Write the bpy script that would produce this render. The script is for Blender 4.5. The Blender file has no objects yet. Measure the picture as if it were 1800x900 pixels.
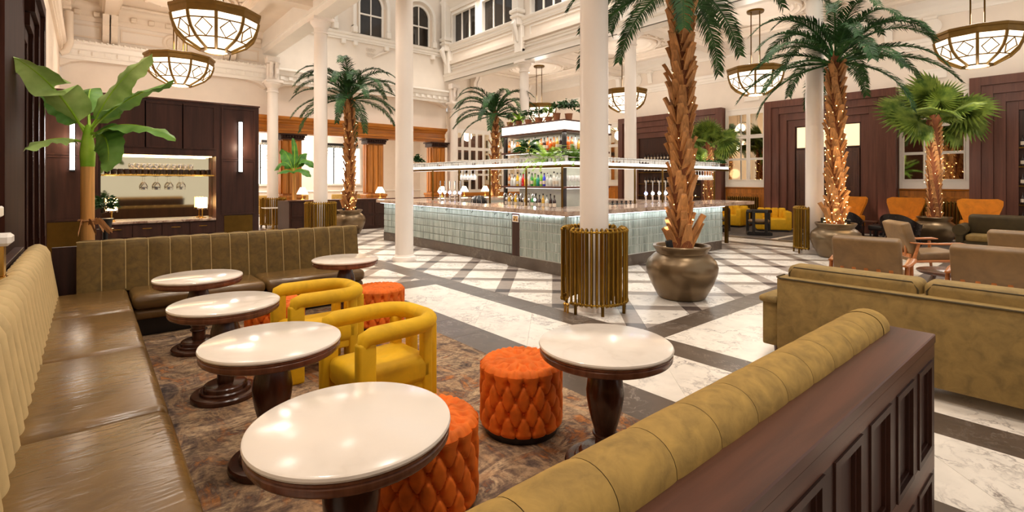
import bpy, bmesh, math, random
from mathutils import Vector, Matrix
from math import sin, cos, pi, radians, sqrt, atan2
rnd = random.Random(11)
scene = bpy.context.scene
COL = scene.collection
# ------------------------------------------------------------------ camera
cam = bpy.data.cameras.new('camera')
cam.sensor_width = 36; cam.lens = 878 / 1800 * 36; cam.shift_y = -132 / 1800
cam.clip_start = .05; cam.clip_end = 200
camo = bpy.data.objects.new('camera', cam); COL.objects.link(camo)
camo.location = (0, 0, 1.65); camo.rotation_euler = (radians(90), 0, radians(-40.3))
scene.camera = camo
# ------------------------------------------------------------------ world, exposure
wd = bpy.data.worlds.new('world'); scene.world = wd; wd.use_nodes = True
wd.node_tree.nodes['Background'].inputs[0].default_value = (1, .955, .90, 1)
wd.node_tree.nodes['Background'].inputs[1].default_value = .68
scene.view_settings.view_transform = 'Standard'; scene.view_settings.look = 'None'
scene.view_settings.gamma = 1; scene.view_settings.exposure = 0.25
scene.view_settings.use_curve_mapping = False
cy = scene.cycles; cy.max_bounces = 7; cy.diffuse_bounces = 4; cy.glossy_bounces = 3; cy.transmission_bounces = 4; cy.transparent_max_bounces = 6
WARM = (1, .80, .58); SOFT = (1, .91, .81)
def light(kind, loc, power, color=WARM, size=.1, rot=None, spot=None, blend=.6, parent=None, shape=None, sy=None):
    d = bpy.data.lights.new('lamp_light', kind); d.energy = power; d.color = color
    if kind == 'AREA':
        d.size = size
        if sy: d.shape = 'RECTANGLE'; d.size_y = sy
    else: d.shadow_soft_size = size
    if spot: d.spot_size = radians(spot); d.spot_blend = blend
    o = bpy.data.objects.new('lamp_light', d); COL.objects.link(o); o.location = loc
    if rot: o.rotation_euler = rot
    if parent: o.parent = parent
    return o
# added spots without fixtures, brightening the hall (aisles and atrium edges)
for x in (.8, 3.4):
    for y in (1.2, 4.6, 8.4, 12.8, 17.2):
        light('SPOT', (x, y, 6.72), 460, SOFT, .3, spot=110, blend=.9)
for x in (14.3, 17.2):
    for y in (-.8, 4.5, 9.3, 14.2):
        light('SPOT', (x, y, 6.72), 460, SOFT, .3, spot=110, blend=.9)
for y in (2, 6.5, 11.5, 16.5):
    light('SPOT', (6.0, y, 10.3), 950, SOFT, .6, spot=100, blend=.9)
    light('SPOT', (11.7, y, 10.3), 950, SOFT, .6, spot=100, blend=.9)
# ------------------------------------------------------------------ mesh builder
class MB:
    def __init__(s): s.v = []; s.f = []
    def add(s, vs, fs):
        o = len(s.v); s.v += [tuple(p) for p in vs]; s.f += [tuple(i + o for i in f) for f in fs]; return s
    def box(s, x0, x1, y0, y1, z0, z1):
        return s.add([(x0,y0,z0),(x1,y0,z0),(x1,y1,z0),(x0,y1,z0),(x0,y0,z1),(x1,y0,z1),(x1,y1,z1),(x0,y1,z1)],
                     [(0,3,2,1),(4,5,6,7),(0,1,5,4),(1,2,6,5),(2,3,7,6),(3,0,4,7)])
    def cbox(s, x0, x1, y0, y1, z0, z1, b=.01, n=1):
        """box with rounded (chamfered) edges"""
        bm = bmesh.new(); m = MB().box(x0,x1,y0,y1,z0,z1)
        vs = [bm.verts.new(p) for p in m.v]
        for f in m.f: bm.faces.new([vs[i] for i in f])
        bmesh.ops.bevel(bm, geom=bm.edges[:], offset=b, segments=n, affect='EDGES', profile=.5)
        bm.verts.index_update()
        s.add([v.co[:] for v in bm.verts], [[v.index for v in f.verts] for f in bm.faces]); bm.free(); return s
    def lathe(s, prof, n=24, c=(0,0,0), cap0=True, cap1=True, a0=0.0, a1=None):
        full = a1 is None; a1 = a1 if a1 is not None else 2*pi
        m = n if full else n+1; vs = []; fs = []
        for r, z in prof:
            for i in range(m):
                a = a0 + (a1-a0)*i/n; vs.append((c[0]+r*cos(a), c[1]+r*sin(a), c[2]+z))
        for j in range(len(prof)-1):
            for i in range(n):
                k = (i+1) % m; fs.append((j*m+i, j*m+k, (j+1)*m+k, (j+1)*m+i))
        if full and cap0: fs.append(tuple(range(m))[::-1])
        if full and cap1: fs.append(tuple((len(prof)-1)*m+i for i in range(m)))
        return s.add(vs, fs)
    def cyl(s, p0, p1, r, n=10, r1=None): return s.tube([p0, p1], [r, r if r1 is None else r1], n)
    def tube(s, pts, r, n=8, closed=False, cap=True, sq=None):
        """swept tube; r scalar or list; sq=(w,h) gives an elliptic section"""
        P = [Vector(p) for p in pts]; k = len(P); rs = r if isinstance(r, (list, tuple)) else [r]*k
        vs = []; fs = []; up = None
        for i in range(k):
            t = (P[(i+1) % k]-P[i-1]) if closed or 0 < i < k-1 else (P[1]-P[0] if i == 0 else P[-1]-P[-2])
            if t.length < 1e-9: t = Vector((0,0,1))
            t.normalize()
            if up is None:
                up = Vector((0,0,1)) if abs(t.z) < .9 else Vector((1,0,0))
            a = (up - t*up.dot(t))
            if a.length < 1e-6: a = t.orthogonal()
            a.normalize(); b = t.cross(a); up = a
            for j in range(n):
                th = 2*pi*j/n + (pi/n if n == 4 else 0); w, h = sq if sq else (1, 1)
                vs.append(P[i] + (b*cos(th)*w + a*sin(th)*h)*rs[i])
        for i in range(k if closed else k-1):
            for j in range(n):
                A = i*n; B = ((i+1) % k)*n; fs.append((A+j, A+(j+1) % n, B+(j+1) % n, B+j))
        if cap and not closed: fs.append(tuple(range(n))[::-1]); fs.append(tuple((k-1)*n+j for j in range(n)))
        return s.add(vs, fs)
    def grid(s, fn, nu, nv, wu=False, wv=False):
        mu = nu if wu else nu+1; mv = nv if wv else nv+1
        vs = [fn(i/nu, j/nv) for i in range(mu) for j in range(mv)]; fs = []
        for i in range(nu):
            for j in range(nv):
                a = i*mv+j; b = ((i+1) % mu)*mv+j; j2 = (j+1) % mv; fs.append((a, b, ((i+1) % mu)*mv+j2, i*mv+j2))
        return s.add(vs, fs)
    def sphere(s, c, r, n=12, m=8, sc=(1,1,1)):
        pr = [(max(1e-4, r*sin(pi*i/m))*1.0, -r*cos(pi*i/m)) for i in range(m+1)]
        t = MB().lathe(pr, n, cap0=False, cap1=False)
        return s.add([(c[0]+p[0]*sc[0], c[1]+p[1]*sc[1], c[2]+p[2]*sc[2]) for p in t.v], t.f)
    def prism(s, poly, z0, z1, ax='z'):
        n = len(poly)
        def P(p, z): return (p[0],p[1],z) if ax == 'z' else ((p[0],z,p[1]) if ax == 'y' else (z,p[0],p[1]))
        vs = [P(p, z0) for p in poly]+[P(p, z1) for p in poly]
        fs = [tuple(range(n))[::-1], tuple(range(n, 2*n))]+[(i,(i+1)%n,n+(i+1)%n,n+i) for i in range(n)]
        return s.add(vs, fs)
    def profile(s, poly, a, b, side):
        """moulding: 2d profile (out, z) swept along a straight line a->b; side = outward unit vector"""
        n = len(poly); vs = []
        for q in (a, b):
            for o, z in poly: vs.append((q[0]+side[0]*o, q[1]+side[1]*o, q[2]+z))
        fs = [tuple(range(n)), tuple(range(n, 2*n))[::-1]]+[(i, n+i, n+(i+1)%n, (i+1)%n) for i in range(n)]
        return s.add(vs, fs)
    def xf(s, M, start=0):
        s.v = s.v[:start]+[tuple(M @ Vector(p)) for p in s.v[start:]]; return s
    def merge(s, o, M=None):
        return s.add([tuple(M @ Vector(p)) for p in o.v] if M else o.v, o.f)
    def mesh(s, name, mat=None, smooth=35, fix=True):
        me = bpy.data.meshes.new(name); me.from_pydata(s.v, [], s.f)
        if fix:
            bm = bmesh.new(); bm.from_mesh(me); bmesh.ops.recalc_face_normals(bm, faces=bm.faces[:]); bm.to_mesh(me); bm.free()
        if smooth:
            me.polygons.foreach_set('use_smooth', [True]*len(me.polygons)); me.set_sharp_from_angle(angle=radians(smooth))
        if mat: me.materials.append(M_[mat] if isinstance(mat, str) else mat)
        return me
def link(name, me, parent=None, loc=(0,0,0), rot=(0,0,0), sc=None):
    o = bpy.data.objects.new(name, me); COL.objects.link(o); o.location = loc; o.rotation_euler = rot
    if sc: o.scale = sc
    if parent is not None: o.parent = parent
    return o
def part(name, mb, mat, parent=None, loc=(0,0,0), rot=(0,0,0), smooth=35, fix=True, label=None, kind=None):
    o = link(name, mb.mesh(name, mat, smooth, fix), parent, loc, rot)
    if label: o['label'] = label
    if kind: o['kind'] = kind
    return o
def tag(o, label, cat, group=None, kind=None):
    o['label'] = label; o['category'] = cat
    if group: o['group'] = group
    if kind: o['kind'] = kind
    return o
def thing(name, label, cat, loc=(0,0,0), rz=0, group=None):
    o = bpy.data.objects.new(name, None); COL.objects.link(o); o.location = loc; o.rotation_euler = (0,0,rz); o.empty_display_size = .1
    return tag(o, label, cat, group)
def struct(name, mb, mat, parent=None, smooth=35, label=None):
    o = part(name, mb, mat, parent, smooth=smooth)
    if parent is None: o['kind'] = 'structure'
    if label: o['label'] = label
    return o
KIDS = {}
def copy_tree(src, parent=None, loc=None, rz=None, label=None, group=None, sc=None):
    c = src.copy(); COL.objects.link(c)
    if parent is not None: c.parent = parent
    if loc is not None: c.location = loc
    if rz is not None: c.rotation_euler = (0,0,rz)
    if sc: c.scale = (sc,)*3
    if label: c['label'] = label
    if group: c['group'] = group
    for ch in src.children: copy_tree(ch, c)
    return c
# ------------------------------------------------------------------ materials
M_ = {}
def nd(t, typ, **kw):
    n = t.nodes.new(typ)
    for k, v in kw.items():
        if k in n.inputs: n.inputs[k].default_value = v
        else: setattr(n, k, v)
    return n
def base(name, rough=.5, metal=0, **kw):
    m = bpy.data.materials.new(name); m.use_nodes = True; M_[name] = m; t = m.node_tree; b = t.nodes['Principled BSDF']
    b.inputs['Roughness'].default_value = rough; b.inputs['Metallic'].default_value = metal
    for k, v in kw.items(): b.inputs[k].default_value = v
    return m, t, b
def coords(t, kind='Object', rand=0.0, scale=(1,1,1)):
    if kind == 'World': src = nd(t, 'ShaderNodeNewGeometry').outputs['Position']
    else: src = nd(t, 'ShaderNodeTexCoord').outputs[kind]
    mp = nd(t, 'ShaderNodeMapping'); mp.inputs['Scale'].default_value = scale; t.links.new(src, mp.inputs['Vector'])
    if rand:
        oi = nd(t, 'ShaderNodeObjectInfo'); mu = nd(t, 'ShaderNodeMath', operation='MULTIPLY'); mu.inputs[1].default_value = rand
        t.links.new(oi.outputs['Random'], mu.inputs[0]); cb = nd(t, 'ShaderNodeCombineXYZ')
        for k in (0, 1, 2): t.links.new(mu.outputs[0], cb.inputs[k])
        t.links.new(cb.outputs[0], mp.inputs['Location'])
    return mp.outputs[0]
def ramp(t, fac, stops, interp='LINEAR'):
    r = nd(t, 'ShaderNodeValToRGB'); e = r.color_ramp.elements; r.color_ramp.interpolation = interp
    while len(e) < len(stops): e.new(.5)
    for k, (p, c) in enumerate(stops): e[k].position = p; e[k].color = (*c, 1)
    t.links.new(fac, r.inputs[0]); return r.outputs[0]
def noise(t, vec, scale, detail=3, rough=.55, dist=0):
    n = nd(t, 'ShaderNodeTexNoise'); n.inputs['Scale'].default_value = scale; n.inputs['Detail'].default_value = detail
    n.inputs['Roughness'].default_value = rough; n.inputs['Distortion'].default_value = dist
    t.links.new(vec, n.inputs['Vector']); return n.outputs['Fac']
def bump(t, b, fac, strength=.2, dist=.01):
    n = nd(t, 'ShaderNodeBump'); n.inputs['Strength'].default_value = strength; n.inputs['Distance'].default_value = dist
    t.links.new(fac, n.inputs['Height']); t.links.new(n.outputs[0], b.inputs['Normal'])
def lin(c):
    return tuple((v/12.92 if v <= .04045 else ((v+.055)/1.055)**2.4) for v in [x/255 for x in c])
def mk(name, rgb, rough=.5, metal=0, var=.15, scale=6, bmp=0, bscale=40, rand=.0, sc=(1,1,1), kind='Object', **kw):
    """plain procedural material: noise-varied colour, optional bump; rgb in sRGB 0-255"""
    m, t, b = base(name, rough, metal, **kw); c = lin(rgb)
    v = coords(t, kind, rand or 7, sc); f = noise(t, v, scale, 4)
    lo = tuple(x*(1-var) for x in c); hi = tuple(min(1, x*(1+var)) for x in c)
    t.links.new(ramp(t, f, [(.3, lo), (.7, hi)]), b.inputs['Base Color'])
    if bmp: bump(t, b, noise(t, v, bscale, 3), bmp, .01)
    return m
def emit(name, rgb, strength):
    m, t, b = base(name, .4); b.inputs['Base Color'].default_value = (*lin(rgb), 1)
    b.inputs['Emission Color'].default_value = (*lin(rgb), 1); b.inputs['Emission Strength'].default_value = strength
    return m
def wood(name, rgb, rough=.4, contrast=.35, sc=(1,1,1), g=1.0, axis=2, **kw):
    m, t, b = base(name, rough, **kw); c = lin(rgb); s = [14*g]*3; s[axis] = .9*g
    v = coords(t, 'Object', 9, tuple(s[k]*sc[k] for k in range(3)))
    f = noise(t, v, 1.0, 6, .6, .6); f2 = noise(t, v, .25, 3)
    col = ramp(t, f, [(.3, tuple(x*(1-contrast) for x in c)), (.5, c), (.72, tuple(x*(1+contrast) for x in c))])
    mx = nd(t, 'ShaderNodeMixRGB', blend_type='MULTIPLY'); mx.inputs[0].default_value = .5
    t.links.new(col, mx.inputs[1]); t.links.new(ramp(t, f2, [(.3, (.6,.6,.6)), (.7, (1,1,1))]), mx.inputs[2])
    t.links.new(mx.outputs[0], b.inputs['Base Color']); bump(t, b, f, .08, .004)
def stone(name, rgb, vein, rough=.12, vs=2.2, width=.03, cloud=.06, kind='World'):
    """marble: thin warped veins over a cloudy ground, shifted for every slab"""
    m, t, b = base(name, rough); v = coords(t, kind, 30); c = lin(rgb)
    n1 = nd(t, 'ShaderNodeTexNoise'); n1.inputs['Scale'].default_value = vs*.9; n1.inputs['Detail'].default_value = 5; t.links.new(v, n1.inputs['Vector'])
    mixv = nd(t, 'ShaderNodeVectorMath', operation='MULTIPLY_ADD'); mixv.inputs[1].default_value = (.9,.9,.9)
    t.links.new(n1.outputs['Color'], mixv.inputs[0]); t.links.new(v, mixv.inputs[2])
    vein_f = noise(t, mixv.outputs[0], vs, 4, .6, .4)
    sb = nd(t, 'ShaderNodeMath', operation='SUBTRACT'); sb.inputs[1].default_value = .5; t.links.new(vein_f, sb.inputs[0])
    ab = nd(t, 'ShaderNodeMath', operation='ABSOLUTE'); t.links.new(sb.outputs[0], ab.inputs[0])
    vc = ramp(t, ab.outputs[0], [(0, (1,1,1)), (width*.45, (.5,.5,.5)), (width*1.8, (0,0,0))])
    thin = noise(t, v, vs*.6, 2)
    mk_ = nd(t, 'ShaderNodeMixRGB', blend_type='MULTIPLY'); mk_.inputs[0].default_value = 1
    t.links.new(vc, mk_.inputs[1]); t.links.new(ramp(t, thin, [(.38, (0,0,0)), (.62, (1,1,1))]), mk_.inputs[2])
    cl = ramp(t, noise(t, v, vs*1.6, 4), [(.3, tuple(x*(1-cloud*2) for x in c)), (.65, c)])
    mx = nd(t, 'ShaderNodeMixRGB'); t.links.new(mk_.outputs[0], mx.inputs[0]); t.links.new(cl, mx.inputs[1]); mx.inputs[2].default_value = (*lin(vein), 1)
    t.links.new(mx.outputs[0], b.inputs['Base Color'])
    return m
mk('plaster', (238, 226, 212), .62, var=.03, scale=2)
mk('plaster_warm', (233, 216, 196), .6, var=.03, scale=2)
mk('paint_white', (243, 236, 226), .38, var=.02, scale=2)
mk('column_paint', (241, 230, 219), .30, var=.02, scale=1.5)
wood('wood_dark', (60, 33, 23), .45, .4, axis=2, **{'Specular IOR Level': .3})
wood('wood_matte', (56, 30, 21), .7, .3, axis=2, **{'Specular IOR Level': .08})
wood('wood_dark_x', (90, 54, 38), .38, .4, axis=0, **{'Specular IOR Level': .35})
wood('wood_portal', (104, 64, 50), .45, .22, axis=2, **{'Specular IOR Level': .3})
wood('wood_orange', (190, 116, 34), .35, .4, axis=2)
wood('wood_orange_x', (190, 116, 34), .35, .4, axis=0)
wood('wood_orange_y', (190, 116, 34), .35, .4, axis=1)
wood('teak', (184, 110, 54), .35, .3, axis=0)
wood('walnut_gloss', (80, 46, 30), .22, .45, axis=2)
wood('black_wood', (30, 24, 22), .35, .2, axis=2)
stone('marble', (238, 228, 214), (134, 122, 114), .3, 3.4, .028)
stone('marble_lattice', (240, 231, 219), (150, 140, 132), .27, 3.2, .028)
stone('stone_dark', (94, 80, 68), (146, 134, 122), .34, 3.0, .012, .14)
stone('stone_mid', (160, 147, 136), (128, 117, 108), .3, 3.0, .014, .12)
stone('stone_key', (76, 64, 60), (110, 100, 94), .3, 3.0, .014, .12)
stone('table_stone', (240, 228, 214), (214, 200, 184), .16, 1.2, .05, .03)
stone('counter_marble', (214, 190, 170), (110, 78, 66), .12, 3.0, .09, .12)
mk('grout', (196, 186, 174), .7, var=.05)
mk('brass', (142, 108, 40), .32, 1, .12, 8)
mk('brass_dark', (104, 78, 34), .36, 1, .12, 8)
mk('brass_bright', (214, 170, 84), .22, 1, .08, 8)
mk('bronze_pot', (122, 102, 76), .32, .7, .08, 3)
mk('chrome', (225, 225, 228), .1, 1, .03, 5)
mk('black_metal', (24, 22, 21), .4, .3, .1)
mk('mirror', (232, 222, 200), .03, 1, .02, 2)
mk('window_dark', (44, 38, 32), .06, 0, .3, 1.5)
ORD = ['first', 'second', 'third', 'fourth', 'fifth', 'sixth', 'seventh', 'eighth', 'ninth', 'tenth', 'eleventh', 'twelfth', 'thirteenth', 'fourteenth', 'fifteenth', 'sixteenth', 'seventeenth', 'eighteenth', 'nineteenth', 'twentieth']
TEN = {2: 'twenty', 3: 'thirty', 4: 'forty', 5: 'fifty', 6: 'sixty'}; TENTH = {3: 'thirtieth', 4: 'fortieth', 5: 'fiftieth', 6: 'sixtieth'}
def nth(k):
    k += 1
    if k <= 20: return ORD[k-1]
    return TENTH[k//10] if k % 10 == 0 else TEN[k//10]+'-'+ORD[k % 10-1]
# ================================================================== structure
XL, XR, YB = -.63, 18.7, 19.5          # left wall, right wall, back wall
CX = (5.0, 12.7); CY = (4.25, 9.35, 14.25)
def clip(poly, x0, x1, y0, y1):
    for ax, lim, sg in ((0, x0, 1), (0, x1, -1), (1, y0, 1), (1, y1, -1)):
        out = []
        for i, p in enumerate(poly):
            q = poly[(i+1) % len(poly)]; dp = sg*(p[ax]-lim); dq = sg*(q[ax]-lim)
            if dp >= 0: out.append(p)
            if (dp >= 0) != (dq >= 0):
                u = dp/(dp-dq); out.append((p[0]+(q[0]-p[0])*u, p[1]+(q[1]-p[1])*u))
        poly = out
        if not poly: return []
    return poly
def area(p): return abs(sum(p[i][0]*p[(i+1)%len(p)][1]-p[(i+1)%len(p)][0]*p[i][1] for i in range(len(p))))/2
def shrink(p, g):
    cx = sum(q[0] for q in p)/len(p); cy = sum(q[1] for q in p)/len(p); out = []
    for q in p:
        d = sqrt((q[0]-cx)**2+(q[1]-cy)**2) or 1; k = max(0, 1-g*1.4/d); out.append((cx+(q[0]-cx)*k, cy+(q[1]-cy)*k))
    return out
TILES = []
def tile(poly, mat, g=.0015):
    if len(poly) > 2 and area(poly) > .004: TILES.append((shrink(poly, g), mat))
def D(u, v): return ((u-v)/2, (u+v)/2)                       # u = x+y, v = y-x
def lattice(x0, x1, y0, y1):
    S = 1.2; W = .3
    for i in range(int((x0+y0)/S)-2, int((x1+y1)/S)+3):
        for j in range(int((y0-x1)/S)-2, int((y1-x0)/S)+3):
            ua = 10.42+S*(i-9); ub = ua+W; uc = ua+S; va = S*j-.28; vb = va+W; vc = va+S
            for (a, b, c, d, m) in ((ub, uc, vb, vc, 'marble_lattice'), (ua, ub, vb, vc, 'stone_mid'), (ub, uc, va, vb, 'stone_mid'), (ua, ub, va, vb, 'stone_key')):
                tile(clip([D(a,c), D(b,c), D(b,d), D(a,d)], x0, x1, y0, y1), m)
def diag(x0, x1, y0, y1, step=.9, off=.37, mat='marble'):
    v = y0-x1-step; k = int((y0-x1-off)/step)-1
    while off+k*step < y1-x0:
        a = off+k*step; b = a+step
        tile(clip([(x0-9, x0-9+a), (x1+9, x1+9+a), (x1+9, x1+9+b), (x0-9, x0-9+b)], x0, x1, y0, y1), mat); k += 1
def run(x0, x1, y0, y1, step=.95, mat='stone_dark', off=0.):
    if x1-x0 > y1-y0:
        x = x0-off
        while x < x1: tile(clip([(x,y0),(x+step,y0),(x+step,y1),(x,y1)], x0, x1, y0, y1), mat); x += step
    else:
        y = y0-off
        while y < y1: tile(clip([(x0,y),(x1,y),(x1,y+step),(x0,y+step)], x0, x1, y0, y1), mat); y += step
def squares(x0, x1, y0, y1, s=.9, mat='marble'):
    y = y0
    while y < y1: run(x0, x1, y, min(y1, y+s), s, mat, off=.45*(int(y/s) % 2)); y += s
lattice(4.61, 13.09, 3.29, 19.3); lattice(XL+.05, 4.23, 7.36, 19.3)
run(2.90, 3.34, -1.5, 6.87, .62, off=.3); run(4.23, 4.61, -1.5, 19.3, .95, off=.3); run(-.5, 4.23, 6.87, 7.36)
run(4.61, 13.09, 2.97, 3.29, .62); run(13.09, 13.47, -1.5, 19.3); run(14.36, 14.8, -1.5, 19.3)
run(3.34, 4.23, 1.7, 2.05); run(4.61, 13.09, 1.7, 2.05)
diag(3.34, 4.23, 2.05, 6.87); diag(3.34, 4.23, -1.5, 1.7); squares(4.61, 13.09, 2.05, 2.97); squares(4.61, 13.09, -1.5, 1.7)
squares(13.47, 14.36, -1.5, 19.3); squares(14.8, 18.5, -1.5, 19.3)
FA = radians(49.7)
def view(x, y):
    Z = cos(FA)*x+sin(FA)*y; X = sin(FA)*x-cos(FA)*y
    return (900+878*X/Z, 318+878*1.65/Z, Z) if Z > .5 else (-999, 0, Z)
fl = struct('floor', MB().box(-1.2, 19, -4, 28, -.12, -.008), 'grout')
seen, rest = [], []
for p, m in TILES:
    cx = sum(q[0] for q in p)/len(p); cy = sum(q[1] for q in p)/len(p); u, v, Z = view(cx, cy)
    vis = -60 < u < 1860 and v < 960 and Z > 0
    hid = (6.4 < cx < 11.5 and cy > 6.1) or (cx < 2.6 and cy < 8.5)
    (seen if vis and not hid else rest).append((area(p)/max(Z, 1)**3, p, m, cx, cy))
seen.sort(key=lambda t: -t[0])
for k, (_, p, m, cx, cy) in enumerate(seen[:300]):
    part('tile', MB().prism([(q[0]-cx, q[1]-cy) for q in p], -.008, 0), m, fl, (cx, cy, 0), smooth=0)
def multi(name, items, parent, kind='stuff'):
    mats = sorted({m for _, m in items}); mb = MB(); idx = []
    for q, m in items: n = len(mb.f); q(mb); idx += [mats.index(m)]*(len(mb.f)-n)
    me = mb.mesh(name, None, 0)
    for m in mats: me.materials.append(M_[m])
    me.polygons.foreach_set('material_index', idx); o = link(name, me, parent); o['kind'] = kind; return o
multi('far_tiles', [((lambda mb, p=p: mb.prism(p, -.008, 0)), m) for _, p, m, _, _ in seen[300:]+rest], fl)

# ---- walls
def panelrect(mb, o, u, w, h, t=.035, d=.02, inset=0):
    """raised rectangular moulding frame; o corner, u horizontal unit vec (x,y), normal n"""
    pass
def frame_y(mb, x, y0, y1, z0, z1, t, d):      # picture-frame moulding on a wall facing +-x ; d = depth along x
    a, b = sorted((x, x+d))
    mb.box(a, b, y0, y1, z0, z0+t); mb.box(a, b, y0, y1, z1-t, z1); mb.box(a, b, y0, y0+t, z0+t, z1-t); mb.box(a, b, y1-t, y1, z0+t, z1-t); return mb
def frame_x(mb, y, x0, x1, z0, z1, t, d):
    a, b = sorted((y, y+d))
    mb.box(x0, x1, a, b, z0, z0+t); mb.box(x0, x1, a, b, z1-t, z1); mb.box(x0, x0+t, a, b, z0+t, z1-t); mb.box(x1-t, x1, a, b, z0+t, z1-t); return mb
CORN = [(0,0),(.05,0),(.07,.05),(.07,.14),(.12,.18),(.14,.24),(.2,.3),(.3,.36),(.34,.42),(.34,.5),(0,.5)]
ARCH = [(0,0),(.06,0),(.06,.07),(.09,.08),(.09,.18),(.13,.2),(.16,.26),(.16,.3),(0,.3)]
LIST = [(0,0),(.04,.01),(.06,.04),(.04,.08),(0,.09)]
wl = struct('wall_left', MB().box(XL-.3, XL, -4, YB, 0, 6.9), 'plaster_warm')
struct('cornice', MB().profile(CORN, (XL, -4, 6.4), (XL, YB, 6.4), (1,0)), 'plaster_warm', wl)
struct('picture_rail', MB().profile(ARCH, (XL, -4, 5.35), (XL, YB, 5.35), (1,0)), 'plaster_warm', wl)
wr = struct('wall_right', MB().box(XR, XR+.3, -4, YB, 0, 6.9), 'plaster')
struct('cornice', MB().profile(CORN, (XR, YB, 6.4), (XR, -4, 6.4), (-1,0)), 'paint_white', wr)
struct('picture_rail', MB().profile(ARCH, (XR, YB, 5.5), (XR, -4, 5.5), (-1,0)), 'paint_white', wr)
for k, y in enumerate((3.2, 8.55, 13.4, 11.7, 6.0)):
    mb = MB(); mb.lathe([(.21,0),(.25,.02),(.25,.04),(.19,.05)], 24); mb.xf(Matrix.Translation((XR, y, 6.12)) @ Matrix.Rotation(radians(-90), 4, 'Y'))
    part('rosette', mb, 'paint_white', wr)
    mb = MB().box(XR-.16, XR, y-.16, y+.16, 6.33, 6.4); mb.prism([(XR-.14,6.33),(XR-.02,6.33),(XR-.02,5.9),(XR-.06,5.95)], y+.9, y+1.1, 'y'); mb.box(XR-.2, XR, y+.85, y+1.15, 6.33, 6.42)
    part('console_bracket', mb, 'paint_white', wr)
wb = struct('wall_back', MB().box(XL, 12.85, YB, YB+.35, 5.4, 10.5), 'plaster')
struct('wall_back_right', MB().box(12.85, XR+.3, YB, YB+.35, 0, 6.9), 'plaster')
struct('recessed_wall', MB().box(XL, 12.7, YB+.2, YB+.4, 4.03, 5.42), 'plaster', wb)
# segmental arch spandrels between the engaged columns
for (a, b) in ((XL, 4.85), (5.15, 12.55)):
    n = 24; pts = [(a, 5.45)]
    for i in range(n+1):
        u = i/n; pts.append((a+(b-a)*u, 4.98+.36*sqrt(max(0, 1-(2*u-1)**2))))
    pts.append((b, 5.45)); mb = MB()
    for i in range(1, n+1):
        p, q = pts[i], pts[i+1]; mb.prism([(p[0], 5.45), (p[0], p[1]), (q[0], q[1]), (q[0], 5.45)], YB-.12, YB+.2, 'y')
    struct('arch_spandrel', mb, 'plaster', wb)
BC = [(0,0),(.08,0),(.08,.1),(.12,.12),(.12,.26),(.18,.3),(.2,.42),(.28,.46),(.28,.52),(.14,.56),(0,.56)]
struct('cornice', MB().profile(BC, (XL, YB-.1, 5.2), (12.7, YB-.1, 5.2), (0,-1)), 'paint_white', wb)
for i in range(46):
    x = XL+.14+i*.29
    if x < 12.6: part('dentil', MB().box(x, x+.14, YB-.27, YB-.18, 5.34, 5.46), 'paint_white', wb, smooth=0)
struct('sill_moulding', MB().profile(ARCH, (5, YB, 7.28), (12.6, YB, 7.28), (0,-1)), 'paint_white', wb)
for x in (6.0, 7.7, 8.2, 9.55, 10.4, 11.8):
    part('sill_block', MB().cbox(x-.09, x+.09, YB-.17, YB, 7.1, 7.28, .02), 'paint_white', wb)
# rich plasterwork at the head of the aisle walls
struct('cornice', MB().profile(CORN, (XL, YB, 6.4), (4.72, YB, 6.4), (0,-1)), 'plaster_warm', wb)
for k in range(44):
    y = .4+.44*k
    if y < YB-.3: part('modillion', MB().cbox(XL+.02, XL+.26, y, y+.16, 6.53, 6.66, .02), 'plaster_warm', wl)
for k in range(12): part('modillion', MB().cbox(XL+.3+.44*k, XL+.46+.44*k, YB-.26, YB-.02, 6.53, 6.66, .02), 'plaster_warm', wb)
for (a, b_) in ((XL+.1, .3), (.75, 3.45), (3.95, 4.65)): part('frieze_panel', frame_x(MB(), YB, a, b_, 5.9, 6.3, .05, -.03), 'plaster_warm', wb)
mb = MB().lathe([(.26, 0), (.3, .03), (.26, .05), (.2, .03), (.17, .06), (.1, .05), (.05, .08)], 28); mb.xf(Matrix.Translation((2.1, YB, 6.1)) @ Matrix.Rotation(radians(90), 4, 'X')); part('rosette', mb, 'plaster_warm', wb)
mb = MB()
for k in range(40): mb.sphere((XL+.12+.135*k, YB-.385, 5.72), .035, 6, 4)
part('bead_frieze', mb, 'paint_white', wb, kind='stuff')
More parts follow.
